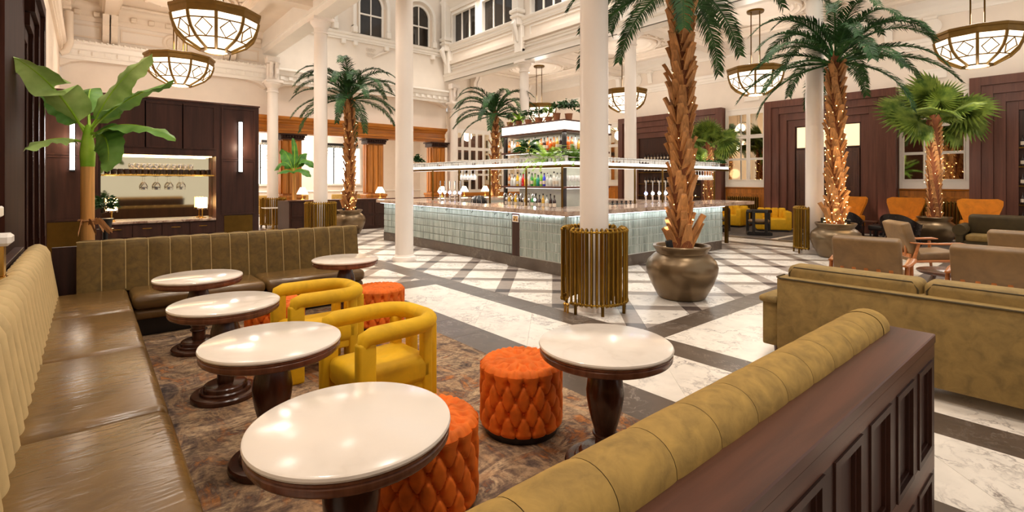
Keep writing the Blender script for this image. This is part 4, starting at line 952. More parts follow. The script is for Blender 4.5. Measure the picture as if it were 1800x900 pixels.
# ---- circular brass radiators around the columns
def ring_radiator(loc, label, r=.415, n=38, skip=(), a0=0.0):
    t = thing('column_radiator', label, 'radiator', loc, group='brass ring radiators around the columns'); mb = MB()
    for d in (0, -.075): mb.tube([(d, 0, .13), (d, 0, 1.02)], .0155, 8)
    mb.tube([(0, 0, 1.02), (-.012, 0, 1.045), (-.0375, 0, 1.055), (-.063, 0, 1.045), (-.075, 0, 1.02)], .0165, 8); mb.tube([(0, 0, .13), (-.0375, 0, .105), (-.075, 0, .13)], .0165, 8); mb.sphere((0, 0, 1.02), .024, 8, 6); mb.sphere((0, 0, .13), .024, 8, 6)
    me = mb.mesh('radiator_section', 'brass'); runs = []; cur = []
    for k in range(n):
        a = a0+2*pi*k/n
        if k in skip:
            if cur: runs.append(cur); cur = []
            continue
        link('radiator_section', me, t, (r*cos(a), r*sin(a), 0), (0, 0, a)); cur.append(a)
    if cur: runs.append(cur)
    for c in runs:
        for z in (.13, 1.02): part('header', MB().tube([(r*cos(a), r*sin(a), z) for a in c], .013, 6), 'brass', t)
        for i in range(1, len(c), 5): a = c[i]; part('foot', MB().cyl((r*cos(a), r*sin(a), 0), (r*cos(a), r*sin(a), .12), .02, 8), 'brass_dark', t)
    for a in (runs[0][0]-.1, runs[0][0]-.24): part('valve', MB().cyl(((r+.02)*cos(a), (r+.02)*sin(a), .0), ((r+.02)*cos(a), (r+.02)*sin(a), .1), .014, 8).sphere(((r+.02)*cos(a), (r+.02)*sin(a), .1), .024, 8, 6), 'brass_bright', t)
    return t
# gap faces the camera's left for the near one
ga = atan2(-(4.25), -(5.0)); near = ga-radians(52)
ring_radiator((5.0, 4.25, 0), 'gold tubular ring radiator around the nearest column', skip=(0, 37, 36, 18, 19), a0=near)
ring_radiator((5.0, 14.25, 0), 'gold tubular ring radiator around the column behind the rear banquette end', skip=(18,), a0=.6); ring_radiator((5.0, 19.0, 0), 'gold tubular ring radiator around the leftmost arcade column', skip=(18,), a0=.6)
ring_radiator((12.7, 4.25, 0), 'gold tubular radiator split around the column behind the fairy-lit palm', skip=(0, 1, 2, 3, 35, 36, 37, 18, 19), a0=atan2(-4.25, -12.7)+.35)
# ---- pendant bowls
def pendant_proto():
    t = thing('pendant_lamp', 'x', 'lamp'); n = 10; A = [2*pi*k/n for k in range(n)]
    prof = [(.79, 0), (.765, -.13), (.70, -.29), (.56, -.44), (.27, -.605)]       # facet corner radii
    def P(a, j, o=0): r, z = prof[j]; return Vector(((r+o)*cos(a), (r+o)*sin(a), z-o*.4))
    def lerp(p, q, u): return p+(q-p)*u
    part('rim', MB().lathe([(.80, -.01), (.82, .02), (.82, .11), (.85, .13), (.85, .18), (.80, .2), (.78, .19)], n, cap0=False, cap1=False).lathe([(.70, .19), (.8, .19)], n, cap0=False, cap1=False), 'brass_lamp', t, smooth=0)
    part('inner_plate', MB().lathe([(.05, .17), (.79, .17)], n, cap0=True, cap1=False), 'brass_dark', t)
    for k in range(n):
        a, b_ = A[k], A[k]+2*pi/n
        part('rib', MB().tube([P(a, j, .012) for j in range(5)], .03, 6), 'brass_lamp', t)
        for J in ((0, 1), (1, 2, 3), (3, 4)):
            vs = []
            for j in J: vs += [P(a, j), P(b_, j)]
            p = part('pane', MB().add(vs, [(2*i, 2*i+1, 2*i+3, 2*i+2) for i in range(len(J)-1)]), 'lamp_glass', t, smooth=0)
            if len(J) == 3:
                c0, c1, c2 = lerp(P(a, 1, .01), P(b_, 1, .01), .5), P(a, 2, .01), P(b_, 2, .01); c3 = lerp(P(a, 3, .01), P(b_, 3, .01), .5); m_ = lerp(c1, c2, .5)
                part('diamond_leading', MB().tube([lerp(c0, m_, .04), lerp(c2, c1, .16), lerp(c3, m_, .04), lerp(c1, c2, .16)], .016, 4, closed=True), 'brass_lamp', p)
            if J[-1] < 4: part('lead_bar', MB().cyl(P(a, J[-1], .008), P(b_, J[-1], .008), .015, 5), 'brass_lamp', p)
    part('bottom_ring', MB().lathe([(.29, -.595), (.29, -.63), (.21, -.64), (.21, -.60)], n, cap0=False, cap1=False), 'brass_dark', t)
    part('bottom_disc', MB().lathe([(.22, -.625), (.15, -.635), (.01, -.64)], 24, cap0=False), 'lamp_glass', t)
    for k in range(4): a = pi/4+k*pi/2; part('rod', MB().cyl((.17*cos(a), .17*sin(a), .17), (.17*cos(a), .17*sin(a), 1.95), .016, 8), 'brass_dark', t)
    part('ceiling_rose', MB().lathe([(.24, 1.92), (.25, 1.95), (.25, 1.98)], 24), 'brass_dark', t)
    light('POINT', (0, 0, -.85), 50, SOFT, .25, parent=t); light('POINT', (0, 0, .45), 75, SOFT, .3, parent=t)
    return t
emit('lamp_glass', (255, 240, 216), 1.7)
mk('brass_lamp', (128, 96, 40), .5, .55, .1, 6)
pp = pendant_proto(); LAMPS = [((2.0, 11.75), 'largest faceted glass and brass bowl pendant over the back bar'), ((1.95, 16.6), 'faceted glass and brass bowl pendant behind the largest left one'), ((15.7, 1.85), 'faceted glass and brass bowl pendant at the upper right corner'),
    ((15.7, 6.9), 'faceted glass and brass bowl pendant half hidden by palm fronds'), ((15.7, 11.8), 'faceted glass and brass bowl pendant partly behind a white column right of the bar'), ((15.7, 16.6), 'farthest faceted bowl pendant above the potted plants of the bar')]
for k, ((x, y), lb_) in enumerate(LAMPS):
    o = pp if k == 0 else copy_tree(pp); o.location = (x, y, 4.92); o['label'] = lb_; o['group'] = 'faceted bowl pendants'; o.rotation_euler = (0, 0, atan2(y, x)+pi/10 if k == 1 else atan2(y, x))

t = thing('wall_speaker', 'small black loudspeaker high on the lounge wall beside the middle pilaster', 'speaker', (PW(640, 261, 25.5)[0], 26.8, 3.3)); part('cabinet', MB().cbox(-.1, .1, -.12, .1, -.16, .16, .02), 'black_metal', t); part('bracket', MB().cyl((0, .1, 0), (0, .2, 0), .02, 8), 'black_metal', t)
# ================================================================== plants
def leafmat(name, a, b_, rough=.45, scale=5, tr=.12):
    m, t, b = base(name, rough); v = coords(t, 'Object', 13); f = noise(t, v, scale, 4)
    t.links.new(ramp(t, f, [(.3, lin(a)), (.7, lin(b_))]), b.inputs['Base Color'])
    b.inputs['Specular IOR Level'].default_value = .25
leafmat('frond_green', (20, 48, 18), (54, 96, 42), .6); leafmat('fan_green', (52, 80, 28), (134, 150, 62)); leafmat('banana_green', (138, 174, 84), (196, 220, 136), .5, 3)
leafmat('banana_dark', (76, 126, 50), (132, 176, 84), .5, 3); leafmat('bush_leaf', (44, 92, 34), (92, 146, 60)); leafmat('fern_green', (60, 110, 30), (140, 180, 60)); leafmat('bush_green', (24, 56, 28), (60, 100, 46)); leafmat('lime_green', (120, 170, 30), (170, 205, 70))
wood('trunk_brown', (122, 66, 30), .85, .45, axis=2, g=1.5); wood('boot_tan', (186, 130, 76), .8, .4, axis=2, g=2); wood('banana_trunk', (224, 160, 82), .6, .3, axis=2, g=1.4)
mk('gravel', (206, 190, 164), .8, var=.3, scale=50, bmp=.6, bscale=70); mk('fibre', (214, 170, 100), .8, var=.2); emit('fairy', (255, 206, 120), 30); mk('terracotta', (170, 112, 78), .8); mk('soil', (60, 46, 34), .9)
def frond_mesh(e0, L=1.9, seed=0):
    r_ = random.Random(seed); N = 26; pts = []; x = z = 0; e = radians(e0); yw = r_.uniform(-.1, .1); y = 0
    end = radians(-62 if e0 > -10 else -82)
    for i in range(N+1):
        s = i/N; pts.append(Vector((x, y, z))); a = e+(end-e)*(s**1.5); x += cos(a)*L/N; z += sin(a)*L/N; y += yw*s*L/N
    mb = MB().tube(pts, [.022*(1-.85*i/N)+.002 for i in range(N+1)], 5)
    M = 70
    for i in range(M):
        s = .14+.86*i/(M-1); k = s*N; j = min(int(k), N-1); p = pts[j].lerp(pts[j+1], k-j); t = (pts[j+1]-pts[j]).normalized()
        up = Vector((0,1,0)).cross(t)*-1; up = up if up.z > 0 else -up
        ln = .34*(min(1, s/.25)**.6)*(1-.62*max(0, s-.45)/.55)*r_.uniform(.85, 1.1)
        for sd in (-1, 1):
            d = (Vector((0, sd, 0))*r_.uniform(.62, .8)+t*r_.uniform(.55, .8)+up*r_.uniform(.05, .3)).normalized()
            q = p+d*ln*.5; dr = Vector((0, 0, -1)); tip = p+d*ln*.93+dr*ln*r_.uniform(.12, .34)
            w = t.cross(d).cross(d).normalized()*.0115
            mb.add([p-w*.6, p+w*.6, q+w, q-w, tip], [(0,1,2,3), (3,2,4)])
    return mb.mesh('frond', 'frond_green', 60, False)
FR = {e: [frond_mesh(e, 1.95, e*3+k) for k in range(2)] for e in (78, 60, 42, 24, 6, -14)}
def boot_mesh():
    prof = []
    mb = MB(); w = .075; rows = ((0, .02, .075, .0), (.10, .055, .062, .03), (.2, .085, .040, .055), (.235, .10, .034, .07))
    vs = []
    for (z, o, hw, th) in rows: vs += [(o, -hw, z), (o, hw, z), (o-.03-th*.2, hw*.7, z+.01), (o-.03-th*.2, -hw*.7, z+.01)]
    fs = []
    for i in range(len(rows)-1):
        for j in range(4): fs.append((i*4+j, i*4+(j+1) % 4, (i+1)*4+(j+1) % 4, (i+1)*4+j))
    fs.append(tuple(range(len(vs)-4, len(vs)))); return mb.add(vs, fs).mesh('leaf_base', 'boot_tan', 20)
BOOT = boot_mesh()
POT = [(.30, 0), (.33, .03), (.42, .2), (.48, .36), (.49, .44), (.46, .53), (.39, .60), (.345, .635), (.35, .66), (.38, .70), (.395, .73), (.385, .745), (.35, .74), (.335, .70), (.33, .66)]
def pot(t, s=1.0, z=0):
    part('pot', MB().lathe([(r*s, h*s+z) for r, h in POT], 48, cap1=False), 'bronze_pot', t, smooth=60)
    part('gravel', MB().lathe([(.335*s, .685*s+z), (.2*s, .70*s+z), (.01, .705*s+z)], 32, cap0=False), 'gravel', t)
def palm(loc, label, nb=130, fairy=0, rz=0, withpot=True, zc=4.25, scf=1.0, spots=True, seed=1):
    r_ = random.Random(seed); t = thing('potted_palm', label, 'palm', loc, rz, group='tall feather palms in bronze pots')
    if withpot: pot(t)
    z0 = .69
    part('trunk', MB().lathe([(.165, z0), (.15, z0+.15), (.13, z0+.5), (.125, 2.2), (.12, 3.4), (.125, zc-.15), (.09, zc+.1), (.02, zc+.25)], 20), 'trunk_brown', t)
    per = 5; rows = nb//per
    for i in range(rows):
        z = z0+.02+(zc-z0-.12)*i/rows
        for j in range(per):
            a = 2*pi*(j/per+i*.382)+r_.uniform(-.12, .12); s = (1.35 if i < 2 else 1)*r_.uniform(.85, 1.15)
            o = link('leaf_base', BOOT, t, (.095*cos(a), .095*sin(a), z), (r_.uniform(-.2, .2), r_.uniform(-.1, .25), a), (s, s, s*1.05))
    mb = MB()
    for i in range(1100):
        z = r_.uniform(z0, zc); a = r_.uniform(0, 6.28); p = Vector((.15*cos(a), .15*sin(a), z)); d = Vector((cos(a)*r_.uniform(.03, .1), sin(a)*r_.uniform(.03, .1), r_.uniform(-.06, .1))); w = Vector((-sin(a), cos(a), 0))*.002
        mb.add([p-w, p+w, p+d], [(0,1,2)])
    o = part('trunk_fibre', mb, 'fibre', t, fix=False, smooth=0); o['kind'] = 'stuff'
    if fairy:
        mb = MB()
        for i in range(fairy):
            z = z0+.05+(3.4-z0)*(i/fairy)**1.6; a = i*2.39996; rr = r_.uniform(.16, .22); mb.sphere((rr*cos(a), rr*sin(a), z+r_.uniform(-.08, .08)), r_.uniform(.004, .009), 5, 3)
        o = part('fairy_lights', mb, 'fairy', t); o['kind'] = 'stuff'
        light('POINT', (-.5*cos(atan2(loc[1], loc[0])), -.5*sin(atan2(loc[1], loc[0])), 1.3), fairy*.09, (1, .72, .4), .3, parent=t); light('POINT', (-.45, .1, 2.1), fairy*.05, (1, .72, .4), .3, parent=t)
    k = 0
    for e, n in ((78, 4), (60, 6), (42, 7), (24, 7), (6, 6), (-14, 3)):
        off = r_.uniform(0, 6)
        for i in range(n):
            a = off+2*pi*(i+r_.uniform(-.2, .2))/n; s = scf*r_.uniform(.86, 1.06)
            link('frond', FR[e][k % 2], t, (.05*cos(a), .05*sin(a), zc-.05+.12*(e > 30)), (0, radians(r_.uniform(-5, 5)), a), (s,)*3); k += 1
    if spots:
        for a in (2.3, -.75):
            sp = part('spot_fixture', MB().cbox(-.04, .04, -.03, .03, 0, .13, .005), 'black_metal', t, (.27*cos(a+rz), .27*sin(a+rz), .7), (0, .2, a)); l = light('SPOT', (.3*cos(a), .3*sin(a), .86), 16, WARM, .03, rot=(0, 0, 0), spot=50, blend=.7, parent=t)
            l.rotation_euler = Vector((-.3*cos(a), -.3*sin(a), 1.9)).to_track_quat('-Z', 'Y').to_euler()
    return t
palm((6.42, 3.85, 0), 'tallest nearest feather palm in a bronze pot, right of the ringed column', 150, 24, .4, seed=3, zc=4.55); palm((12.35, 3.72, 0), 'feather palm wound with fairy lights in a bronze pot, right of centre', 140, 150, 1.1, seed=5, scf=1.08)
palm((6.25, 15.25, 0), 'feather palm in a bronze pot before the low partition, left of the bar', 90, 60, 2.2, seed=8); palm((12.1, 15.3, 0), 'far feather palm standing behind the left arm of the bar', 60, 60, .9, seed=9)
light('POINT', (12.3, 3.68, 4.42), 5, (.1, 1, .45), .05)
# ---- fan palms
def fan_leaf(seed):
    r_ = random.Random(seed); mb = MB(); n = 30; pet = .55
    mb.tube([(0,0,0), (pet*.5, 0, .05), (pet, 0, .02)], [.014, .011, .008], 5); hub = Vector((pet, 0, .02))
    for i in range(n):
        a0 = radians(-150+300*i/n); a1 = radians(-150+300*(i+1)/n); am = (a0+a1)/2; R = .70*(.72+.28*cos(am/2))*r_.uniform(.93, 1.05)
        def P(a, r, z): return hub+Vector((cos(a)*r, sin(a)*r, z-.25*r*r))
        tip = P(am, R, -.04*R-r_.uniform(0, .05)); f = .035
        mb.add([hub, P(a0, R*.62, -f), P(am, R*.62, f), P(a1, R*.62, -f), tip], [(0,1,2), (0,2,3), (1,4,2), (2,4,3)])
    return mb.mesh('fan_leaf', 'fan_green', 0, False)
FAN = [fan_leaf(k) for k in range(3)]
def fan_palm(loc, label, zc, seed, s=1.0):
    r_ = random.Random(seed); t = thing('fan_palm', label, 'palm', loc, group='fan palms by the right wall'); pot(t, .95)
    part('trunk', MB().lathe([(.14, .64), (.13, 1.0), (.13, zc-.3), (.16, zc-.05), (.1, zc+.1)], 18), 'trunk_brown', t)
    for i in range(20):
        for j in range(5):
            a = 2*pi*(j/5+i*.382); o = link('leaf_base', BOOT, t, (.1*cos(a), .1*sin(a), .66+(zc-.8)*i/20), (0, r_.uniform(-.1, .2), a), (.75,)*3)
    mb = MB()
    for i in range(40):
        a = i*2.4; z = .75+(zc-.9)*(i/40)**1.5; rr = r_.uniform(.14, .2); mb.sphere((rr*cos(a), rr*sin(a), z+r_.uniform(-.1, .1)), r_.uniform(.004, .009), 5, 3)
    o = part('fairy_lights', mb, 'fairy', t); o['kind'] = 'stuff'
    ra = radians(-40.3)
    for i, (az, el, ro, q) in enumerate(((0, 6, 62, 1.15), (-25, 24, 50, 1.05), (18, -14, 70, 1.0), (180, 10, -62, 1.12), (200, -10, -55, 1.0), (160, 26, -50, .95), (90, 84, 0, 1.05), (60, 66, 10, 1.0), (120, 64, -12, .95), (90, 45, 0, .9), (-90, 70, 0, .8), (-60, 20, 20, .8), (-120, 12, -20, .8), (70, 15, 0, .9), (110, 5, 0, .9))):
        link('fan_leaf', FAN[i % 3], t, (.04*cos(ra+radians(az)), .04*sin(ra+radians(az)), zc), (radians(ro+r_.uniform(-8, 8)), -radians(el), ra+radians(az)+r_.uniform(-.1, .1)), (q*s,)*3)
    return t
fan_palm((16.75, 2.8, .012), 'fan palm in a bronze pot between two orange wing chairs', 3.25, 2, 1.05); fan_palm((16.6, 8.9, .012), 'fan palm with yellow-green leaves behind the right end of the bar', 2.9, 4, .82)
light('POINT', (16.0, 2.6, 2.2), 22, SOFT, .2); light('POINT', (16.0, 8.5, 2.3), 22, SOFT, .2)
# ---- banana plants
def banana_leaf(p0, p1, p2, W, up, mat='banana_green', seed=0, fold=.35, n=26):
    p0, p1, p2 = Vector(p0), Vector(p1), Vector(p2); up = Vector(up).normalized(); r_ = random.Random(seed); ph = [r_.uniform(0, 6) for _ in range(4)]
    def bez(s): return p0*(1-s)**2+p1*2*s*(1-s)+p2*s*s
    def fn(u, v):
        s = .14+.86*u; c = bez(s); t = (bez(min(1, s+.02))-bez(max(0, s-.02))).normalized(); sd = t.cross(up).normalized(); nn = sd.cross(t).normalized()
        q = 2*v-1; w = W*(min(1, (u/.16))**.5)*(max(0, 1-u)**.42)*(1.0 if u < .999 else 0); w *= 1+.05*sin(u*23+ph[0]+(2 if q > 0 else 0))
        zz = -fold*w*abs(q)**1.4+.02*sin(u*14+ph[1])*abs(q)+.012*sin(u*40+ph[2])*abs(q)
        return c+sd*(q*w)+nn*zz
    lf = MB().grid(fn, n, 8); rib = MB().tube([bez(s/12)+up*-.004 for s in range(13)], [.017*(1-.85*s/12) for s in range(13)], 6)
    return lf, rib
def add_leaf(t, o, *a, **k):
    mat = k.pop('mat', 'banana_green'); lf, rib = banana_leaf(*a, **k); inv = Matrix.Translation(-Vector(o))
    lf.xf(inv); rib.xf(inv); p = part('leaf', lf, mat, t, smooth=80, fix=False); part('midrib', rib, 'lime_green', p)
Zb = 5.95; bx, by = PX(154, Zb); o = (bx, by, 0)
bn = thing('banana_plant', 'tall banana plant with broad pale green leaves behind the left banquette corner', 'plant', o)
part('trunk', MB().lathe([(.08, .0), (.07, .5), (.066, 1.2), (.066, 1.84), (.055, 1.86)], 18), 'banana_trunk', bn); part('stem', MB().lathe([(.068, 1.82), (.075, 1.98), (.06, 2.12), (.04, 2.24), (.015, 2.32)], 16), 'lime_green', bn)
mb = MB()
for k in range(5): a = -2.2+k*.7; mb.grid(lambda u, v, a=a: Vector((.08*cos(a)+.16*u*cos(a+.4), .08*sin(a)+.16*u*sin(a+.4), 1.16-.12*u*u+.035*(2*v-1)*(1-u*.3)+.02*sin(6*u))), 5, 3)
part('torn_bark', mb.tube([(.082*cos(a*.4), .082*sin(a*.4), 1.18) for a in range(16)], .014, 5, closed=True), 'boot_tan', bn, fix=False)
L = lambda px, py, dz=0: PW(px, py, Zb+dz)
top = L(155, 225); cf = Vector((cos(FA), sin(FA), 0)); vup = (Vector((0,0,1))-cf*.55)
for k, (a, b_, c, W, up, mat) in enumerate((((152, 240, 0), (100, 140, -.2), (20, 98, -.9), .19, -cf+Vector((0,0,.8)), 'banana_green'), ((158, 240, 0), (185, 150, .05), (268, 95, .1), .21, -cf+Vector((-.2,.1,.45)), 'banana_green'),
        ((162, 225, 0), (215, 165, -.2), (306, 143, -.3), .12, Vector((0,0,1))-cf*.15, 'banana_dark'), ((165, 240, 0), (220, 195, -.35), (309, 244, -.5), .15, Vector((0,0,1))-cf*.25, 'banana_dark'),
        ((160, 235, 0), (200, 225, -.2), (188, 303, -.3), .17, -cf+Vector((.2,0,.2)), 'banana_dark'), ((148, 250, 0), (95, 232, -.2), (44, 262, -.7), .14, Vector((0,0,1))-cf*.2, 'banana_green'),
        ((150, 225, 0), (105, 190, -.1), (62, 130, -.3), .13, vup, 'banana_dark'), ((160, 225, .1), (190, 170, .5), (240, 165, .6), .14, vup, 'banana_dark'), ((157, 225, .1), (150, 130, .4), (170, 165, .8), .12, vup, 'banana_dark'))):
    add_leaf(bn, o, L(*a), L(*b_), L(*c), W*1.25, up, seed=k, mat=mat)
part('pot', MB().lathe([(.16, 0), (.2, .3), (.21, .32), (.19, .32)], 24), 'black_metal', bn)
Zs = 17.6; ox, oy = PX(517, Zs); o = (ox, oy, 0); L2 = lambda px, py, dz=0: PW(px, py, Zs+dz)
sb = thing('banana_plant', 'small banana plant before the oak pilaster, left of the rear column', 'plant', o)
part('trunk', MB().lathe([(.09, 0), (.075, .8), (.06, 1.75), (.03, 2.1)], 14), 'banana_trunk', sb)
for k, (b_, c, W) in enumerate((((500, 268, -.1), (482, 300, -.3), .22), ((532, 262, 0), (552, 295, -.2), .22), ((505, 292, -.3), (488, 306, -.6), .18), ((528, 285, -.3), (546, 312, -.5), .18), ((525, 265, .3), (540, 270, .5), .2), ((508, 270, .4), (495, 262, .7), .2), ((520, 250, .1), (514, 243, .2), .08))):
    add_leaf(sb, o, L2(517, 305), L2(*b_), L2(*c), W*1.5, Vector((0,0,1))-cf*.2, seed=20+k, mat='bush_leaf', n=14)
# ---- bushes, ferns, vines
def foliage(n, r, h, ln, w, seed, droop=.3):
    r_ = random.Random(seed); mb = MB()
    for i in range(n):
        a = r_.uniform(0, 6.28); e = r_.uniform(-.2, 1.3); q = r_.uniform(.1, 1); p = Vector((r*q*cos(a)*cos(e), r*q*sin(a)*cos(e), h*.5+h*.5*sin(e)*q))
        d = Vector((cos(a), sin(a), r_.uniform(-.3, .9)-droop)).normalized(); l = ln*r_.uniform(.7, 1.3); sd = d.cross(Vector((r_.uniform(-1,1), r_.uniform(-1,1), r_.uniform(-1,1)))).normalized()*w
        mb.add([p, p+d*l*.5+sd, p+d*l, p+d*l*.5-sd], [(0,1,2,3)])
    return mb
def fern(n, ln, seed, lw=.05):
    r_ = random.Random(seed); mb = MB()
    for i in range(n):
        a = 6.28*i/n+r_.uniform(-.2, .2); e = r_.uniform(.2, 1.2); p = Vector((0,0,0)); pts = []
        for k in range(7): q = e-1.9*k/6*(.4+.6*r_.random()); pts.append(p.copy()); p += Vector((cos(a)*cos(q), sin(a)*cos(q), sin(q)))*ln/6
        s = Vector((-sin(a), cos(a), 0))
        for k in range(6):
            for j in range(3):
                c = pts[k].lerp(pts[k+1], j/3); l = lw*(1-k/8)
                for sg in (-1, 1): d = (pts[k+1]-pts[k]).normalized(); mb.add([c, c+s*sg*l+d*l*.5-Vector((0,0,l*.2)), c+d*.03], [(0,1,2)])
    return mb
def hang(n, w, L_, seed, d=.04):
    r_ = random.Random(seed); mb = MB()
    for i in range(n):
        x = r_.uniform(-w/2, w/2); y = r_.uniform(-d, d); l = L_*r_.uniform(.5, 1); z = 0
        while z < l:
            a = r_.uniform(0, 6.28); q = Vector((x+r_.uniform(-.02, .02), y, -z)); dd = Vector((cos(a), sin(a), -.8)).normalized()*.06; sd = Vector((-sin(a), cos(a), 0))*.018; mb.add([q, q+dd*.5+sd, q+dd, q+dd*.5-sd], [(0,1,2,3)]); z += .035
    return mb
def potted(loc, label, fol, mat='bush_green', r=.09, h=.15, pm='terracotta', cat='plant'):
    t = thing('potted_plant', label, cat, loc, group='small potted plants'); part('pot', MB().lathe([(r*.75, 0), (r, h), (r*1.1, h), (r*1.1, h*.85+.02), (r*.95, h)], 18), pm, t)
    o = part('foliage', fol, mat, t, (0, 0, h), fix=False, smooth=0); o['kind'] = 'stuff'; return t
p_ = PX(185, 7.3); t = potted((p_[0], p_[1], .95), 'small leafy bush beside the banana trunk', foliage(260, .14, .34, .07, .018, 3), pm='black_metal'); part('stand', MB().lathe([(.1, -.95), (.1, -.9), (.03, -.88), (.03, -.02), (.1, 0)], 16), 'black_metal', t)
for k, (x, y, w_, l) in enumerate(((3.95, 26.7, 1.5, 1.9), (5.5, 26.7, .5, 2.0), (6.75, 26.7, .5, 1.6), (7.35, 26.6, .5, 2.3), (10.4, 26.7, 2.0, .7))):
    t = thing('hanging_vine', ['dense vine curtain hanging over the left lounge window', 'vine strip at the left edge of the middle lounge window', 'vine strip at the right edge of the middle lounge window', 'vine strip beside the middle lounge window', 'short vine fringe over the right lounge window'][k], 'plant', (x, y, 3.55), group='vines in the lounge'); o = part('foliage', hang(int(40*w_), w_, l, k), 'bush_green', t, fix=False, smooth=0); o['kind'] = 'stuff'
    part('planter', MB().cbox(-w_/2, w_/2, -.08, .08, 0, .12, .01), 'black_metal', t)
# ================================================================== island bar
m, t, b = base('bar_tile', .12); v = coords(t, 'Object', 40); oi = nd(t, 'ShaderNodeObjectInfo'); gv = coords(t, 'World', 0, (26, 26, 1.2))
wv = noise(t, gv, 1.0, 3, .6)
t.links.new(ramp(t, wv, [(.3, lin((140, 150, 143))), (.5, lin((178, 188, 180))), (.7, lin((212, 219, 212)))]), b.inputs['Base Color']); bump(t, b, noise(t, v, 14, 2), .15, .01)
emit('led_cool', (236, 246, 255), 4); emit('glow_shelf', (255, 248, 240), 1.5); emit('lightbox', (255, 244, 228), 1.8); emit('lens_blue', (120, 140, 255), 16); emit('lens_white', (235, 240, 255), 14)
mk('grout_pale', (226, 230, 224), .7, var=.03)
BX0, BX1, BY0, BY1 = 6.32, 11.65, 5.95, 13.0
bar = thing('island_bar', 'large island bar clad in grey-green ribbed tiles under a veined marble counter', 'bar', (0, 0, 0))
part('body', MB().box(BX0+.02, BX0+.5, BY0+.02, BY1, .0, 1.05).box(BX0+.5, BX1-.02, BY0+.02, BY0+.5, .0, 1.05).box(BX1-.5, BX1-.02, BY0+.5, BY1, 0, 1.05).box(BX0+.5, BX1-.5, BY1-.5, BY1, 0, 1.05), 'grout_pale', bar)
part('plinth', MB().box(BX0-.01, BX0+.02, 7.5, BY1, 0, .222).box(BX0-.08, BX0+.02, BY0-.03, 7.5, 0, .215).box(BX0-.08, BX1+.01, BY0-.03, BY0+.02, 0, .215).box(BX1-.02, BX1+.01, BY0, BY1, 0, .215), 'stone_dark', bar)
part('corner_pillar', MB().box(BX0-.075, BX0+.02, 7.14, 7.36, .215, 1.05), 'wood_dark', bar)
part('counter', MB().prism([(6.12, 5.78), (13.1, 5.78), (13.1, 6.95), (6.95, 6.95), (6.95, 13.08), (6.12, 13.08)], 1.05, 1.13).prism([(10.95, 6.95), (11.8, 6.95), (11.8, 13.08), (10.95, 13.08)], 1.05, 1.13).prism([(6.95, 12.3), (10.95, 12.3), (10.95, 13.08), (6.95, 13.08)], 1.05, 1.13), 'counter_marble', bar, smooth=0)
part('counter_post', MB().cbox(12.9, 12.98, 6.4, 6.48, 0, 1.05, .004), 'brass_dark', bar)
TH = .162; TW = .094; tl = MB().cbox(-.011, .012, -TW/2+.002, TW/2-.002, -TH/2+.003, TH/2-.003, .006)
def tmesh(k):
    r_ = random.Random(k); mb = MB().cbox(-.011, .010, -TW/2+.004, TW/2-.004, -TH/2+.004, TH/2-.004, .005)
    for y in ([-.024, .0, .024] if k % 2 else [-.02, .02]): mb.cbox(.008, .02, y-.008, y+.008, -TH/2+.008, TH/2-.008, .003)
    return mb
TM = [tmesh(k) for k in range(4)]; tme = [m_.mesh('tile', 'bar_tile', 20) for m_ in TM]; spots_ = []
for row in range(5):
    z = .222+TH/2+.006+row*(TH+.004); y = BY0-.03+TW/2
    k = 0
    while y < BY1-.02:
        x = BX0-.07 if y < 7.13 else BX0
        if not (7.11 < y < 7.39): spots_.append((x-.003, y, z, pi))
        y += TW; k += 1
    x = BX0-.06
    while x < BX1: spots_.append((x, BY0-.034, z, -pi/2)); x += TW
spots_.sort(key=lambda q: q[0]**2+q[1]**2); restt = MB()
part('side_backing', MB().box(BX0-.07, BX0+.02, BY0-.03, 7.14, .215, 1.05).box(BX0-.07, BX1, BY0-.03, BY0+.02, .215, 1.05), 'grout_pale', bar)
for k, (x, y, z, a) in enumerate(spots_):
    i = rnd.randrange(4)
    if k < 300: link('tile', tme[i], bar, (x, y, z), (0, 0, a))
    else: restt.merge(TM[i], Matrix.Translation((x, y, z)) @ Matrix.Rotation(a, 4, 'Z'))
part('far_tiles', restt, 'bar_tile', bar, kind='stuff', smooth=20, fix=False)
part('led_strip', MB().box(BX0-.11, BX0-.09, BY0, BY1, 1.035, 1.049).box(BX0-.08, BX1, BY0-.11, BY0-.09, 1.035, 1.049), 'led_cool', bar)
light('AREA', (BX0-.1, 9.5, 1.03), 9, (.92, .96, 1), .05, rot=(0, radians(14), 0), sy=7, parent=bar)
light('AREA', (9, BY0-.1, 1.03), 8, (.92, .96, 1), 5.3, rot=(radians(-14), 0, 0), sy=.05, parent=bar)
for y in (7.9, 8.7, 9.7, 10.8, 12.0): part('bag_hook', MB().tube([(BX0-.05, y, 1.05), (BX0-.05, y, .99), (BX0-.075, y, .975), (BX0-.09, y, 1.0)], .006, 6), 'black_metal', bar)
for x in (6.5, 7.4): part('bag_hook', MB().tube([(BX0-.14, x, 1.05), (BX0-.14, x, .99), (BX0-.165, x, .975), (BX0-.18, x, 1.0)], .006, 6), 'black_metal', bar)
sg = thing('notice_frame', 'small framed tan notice on the dark pillar of the bar front', 'sign', (BX0-.078, 7.25, .93)); part('frame', frame_y(MB().box(-.004, 0, -.085, .085, -.065, .065), -.004, -.085, .085, -.065, .065, .012, -.008), 'paint_white', sg)
mk('notice_tan', (206, 160, 96), .5); mk('notice_brown', (104, 66, 30), .5); part('notice', MB().box(-.0055, -.004, -.073, .073, -.053, .053), 'notice_tan', sg); part('print', MB().box(-.0065, -.0055, -.055, -.02, -.045, -.01).box(-.0065, -.0055, .02, .06, -.035, -.0).box(-.0065, -.0055, -.01, .03, .015, .03), 'notice_brown', sg)
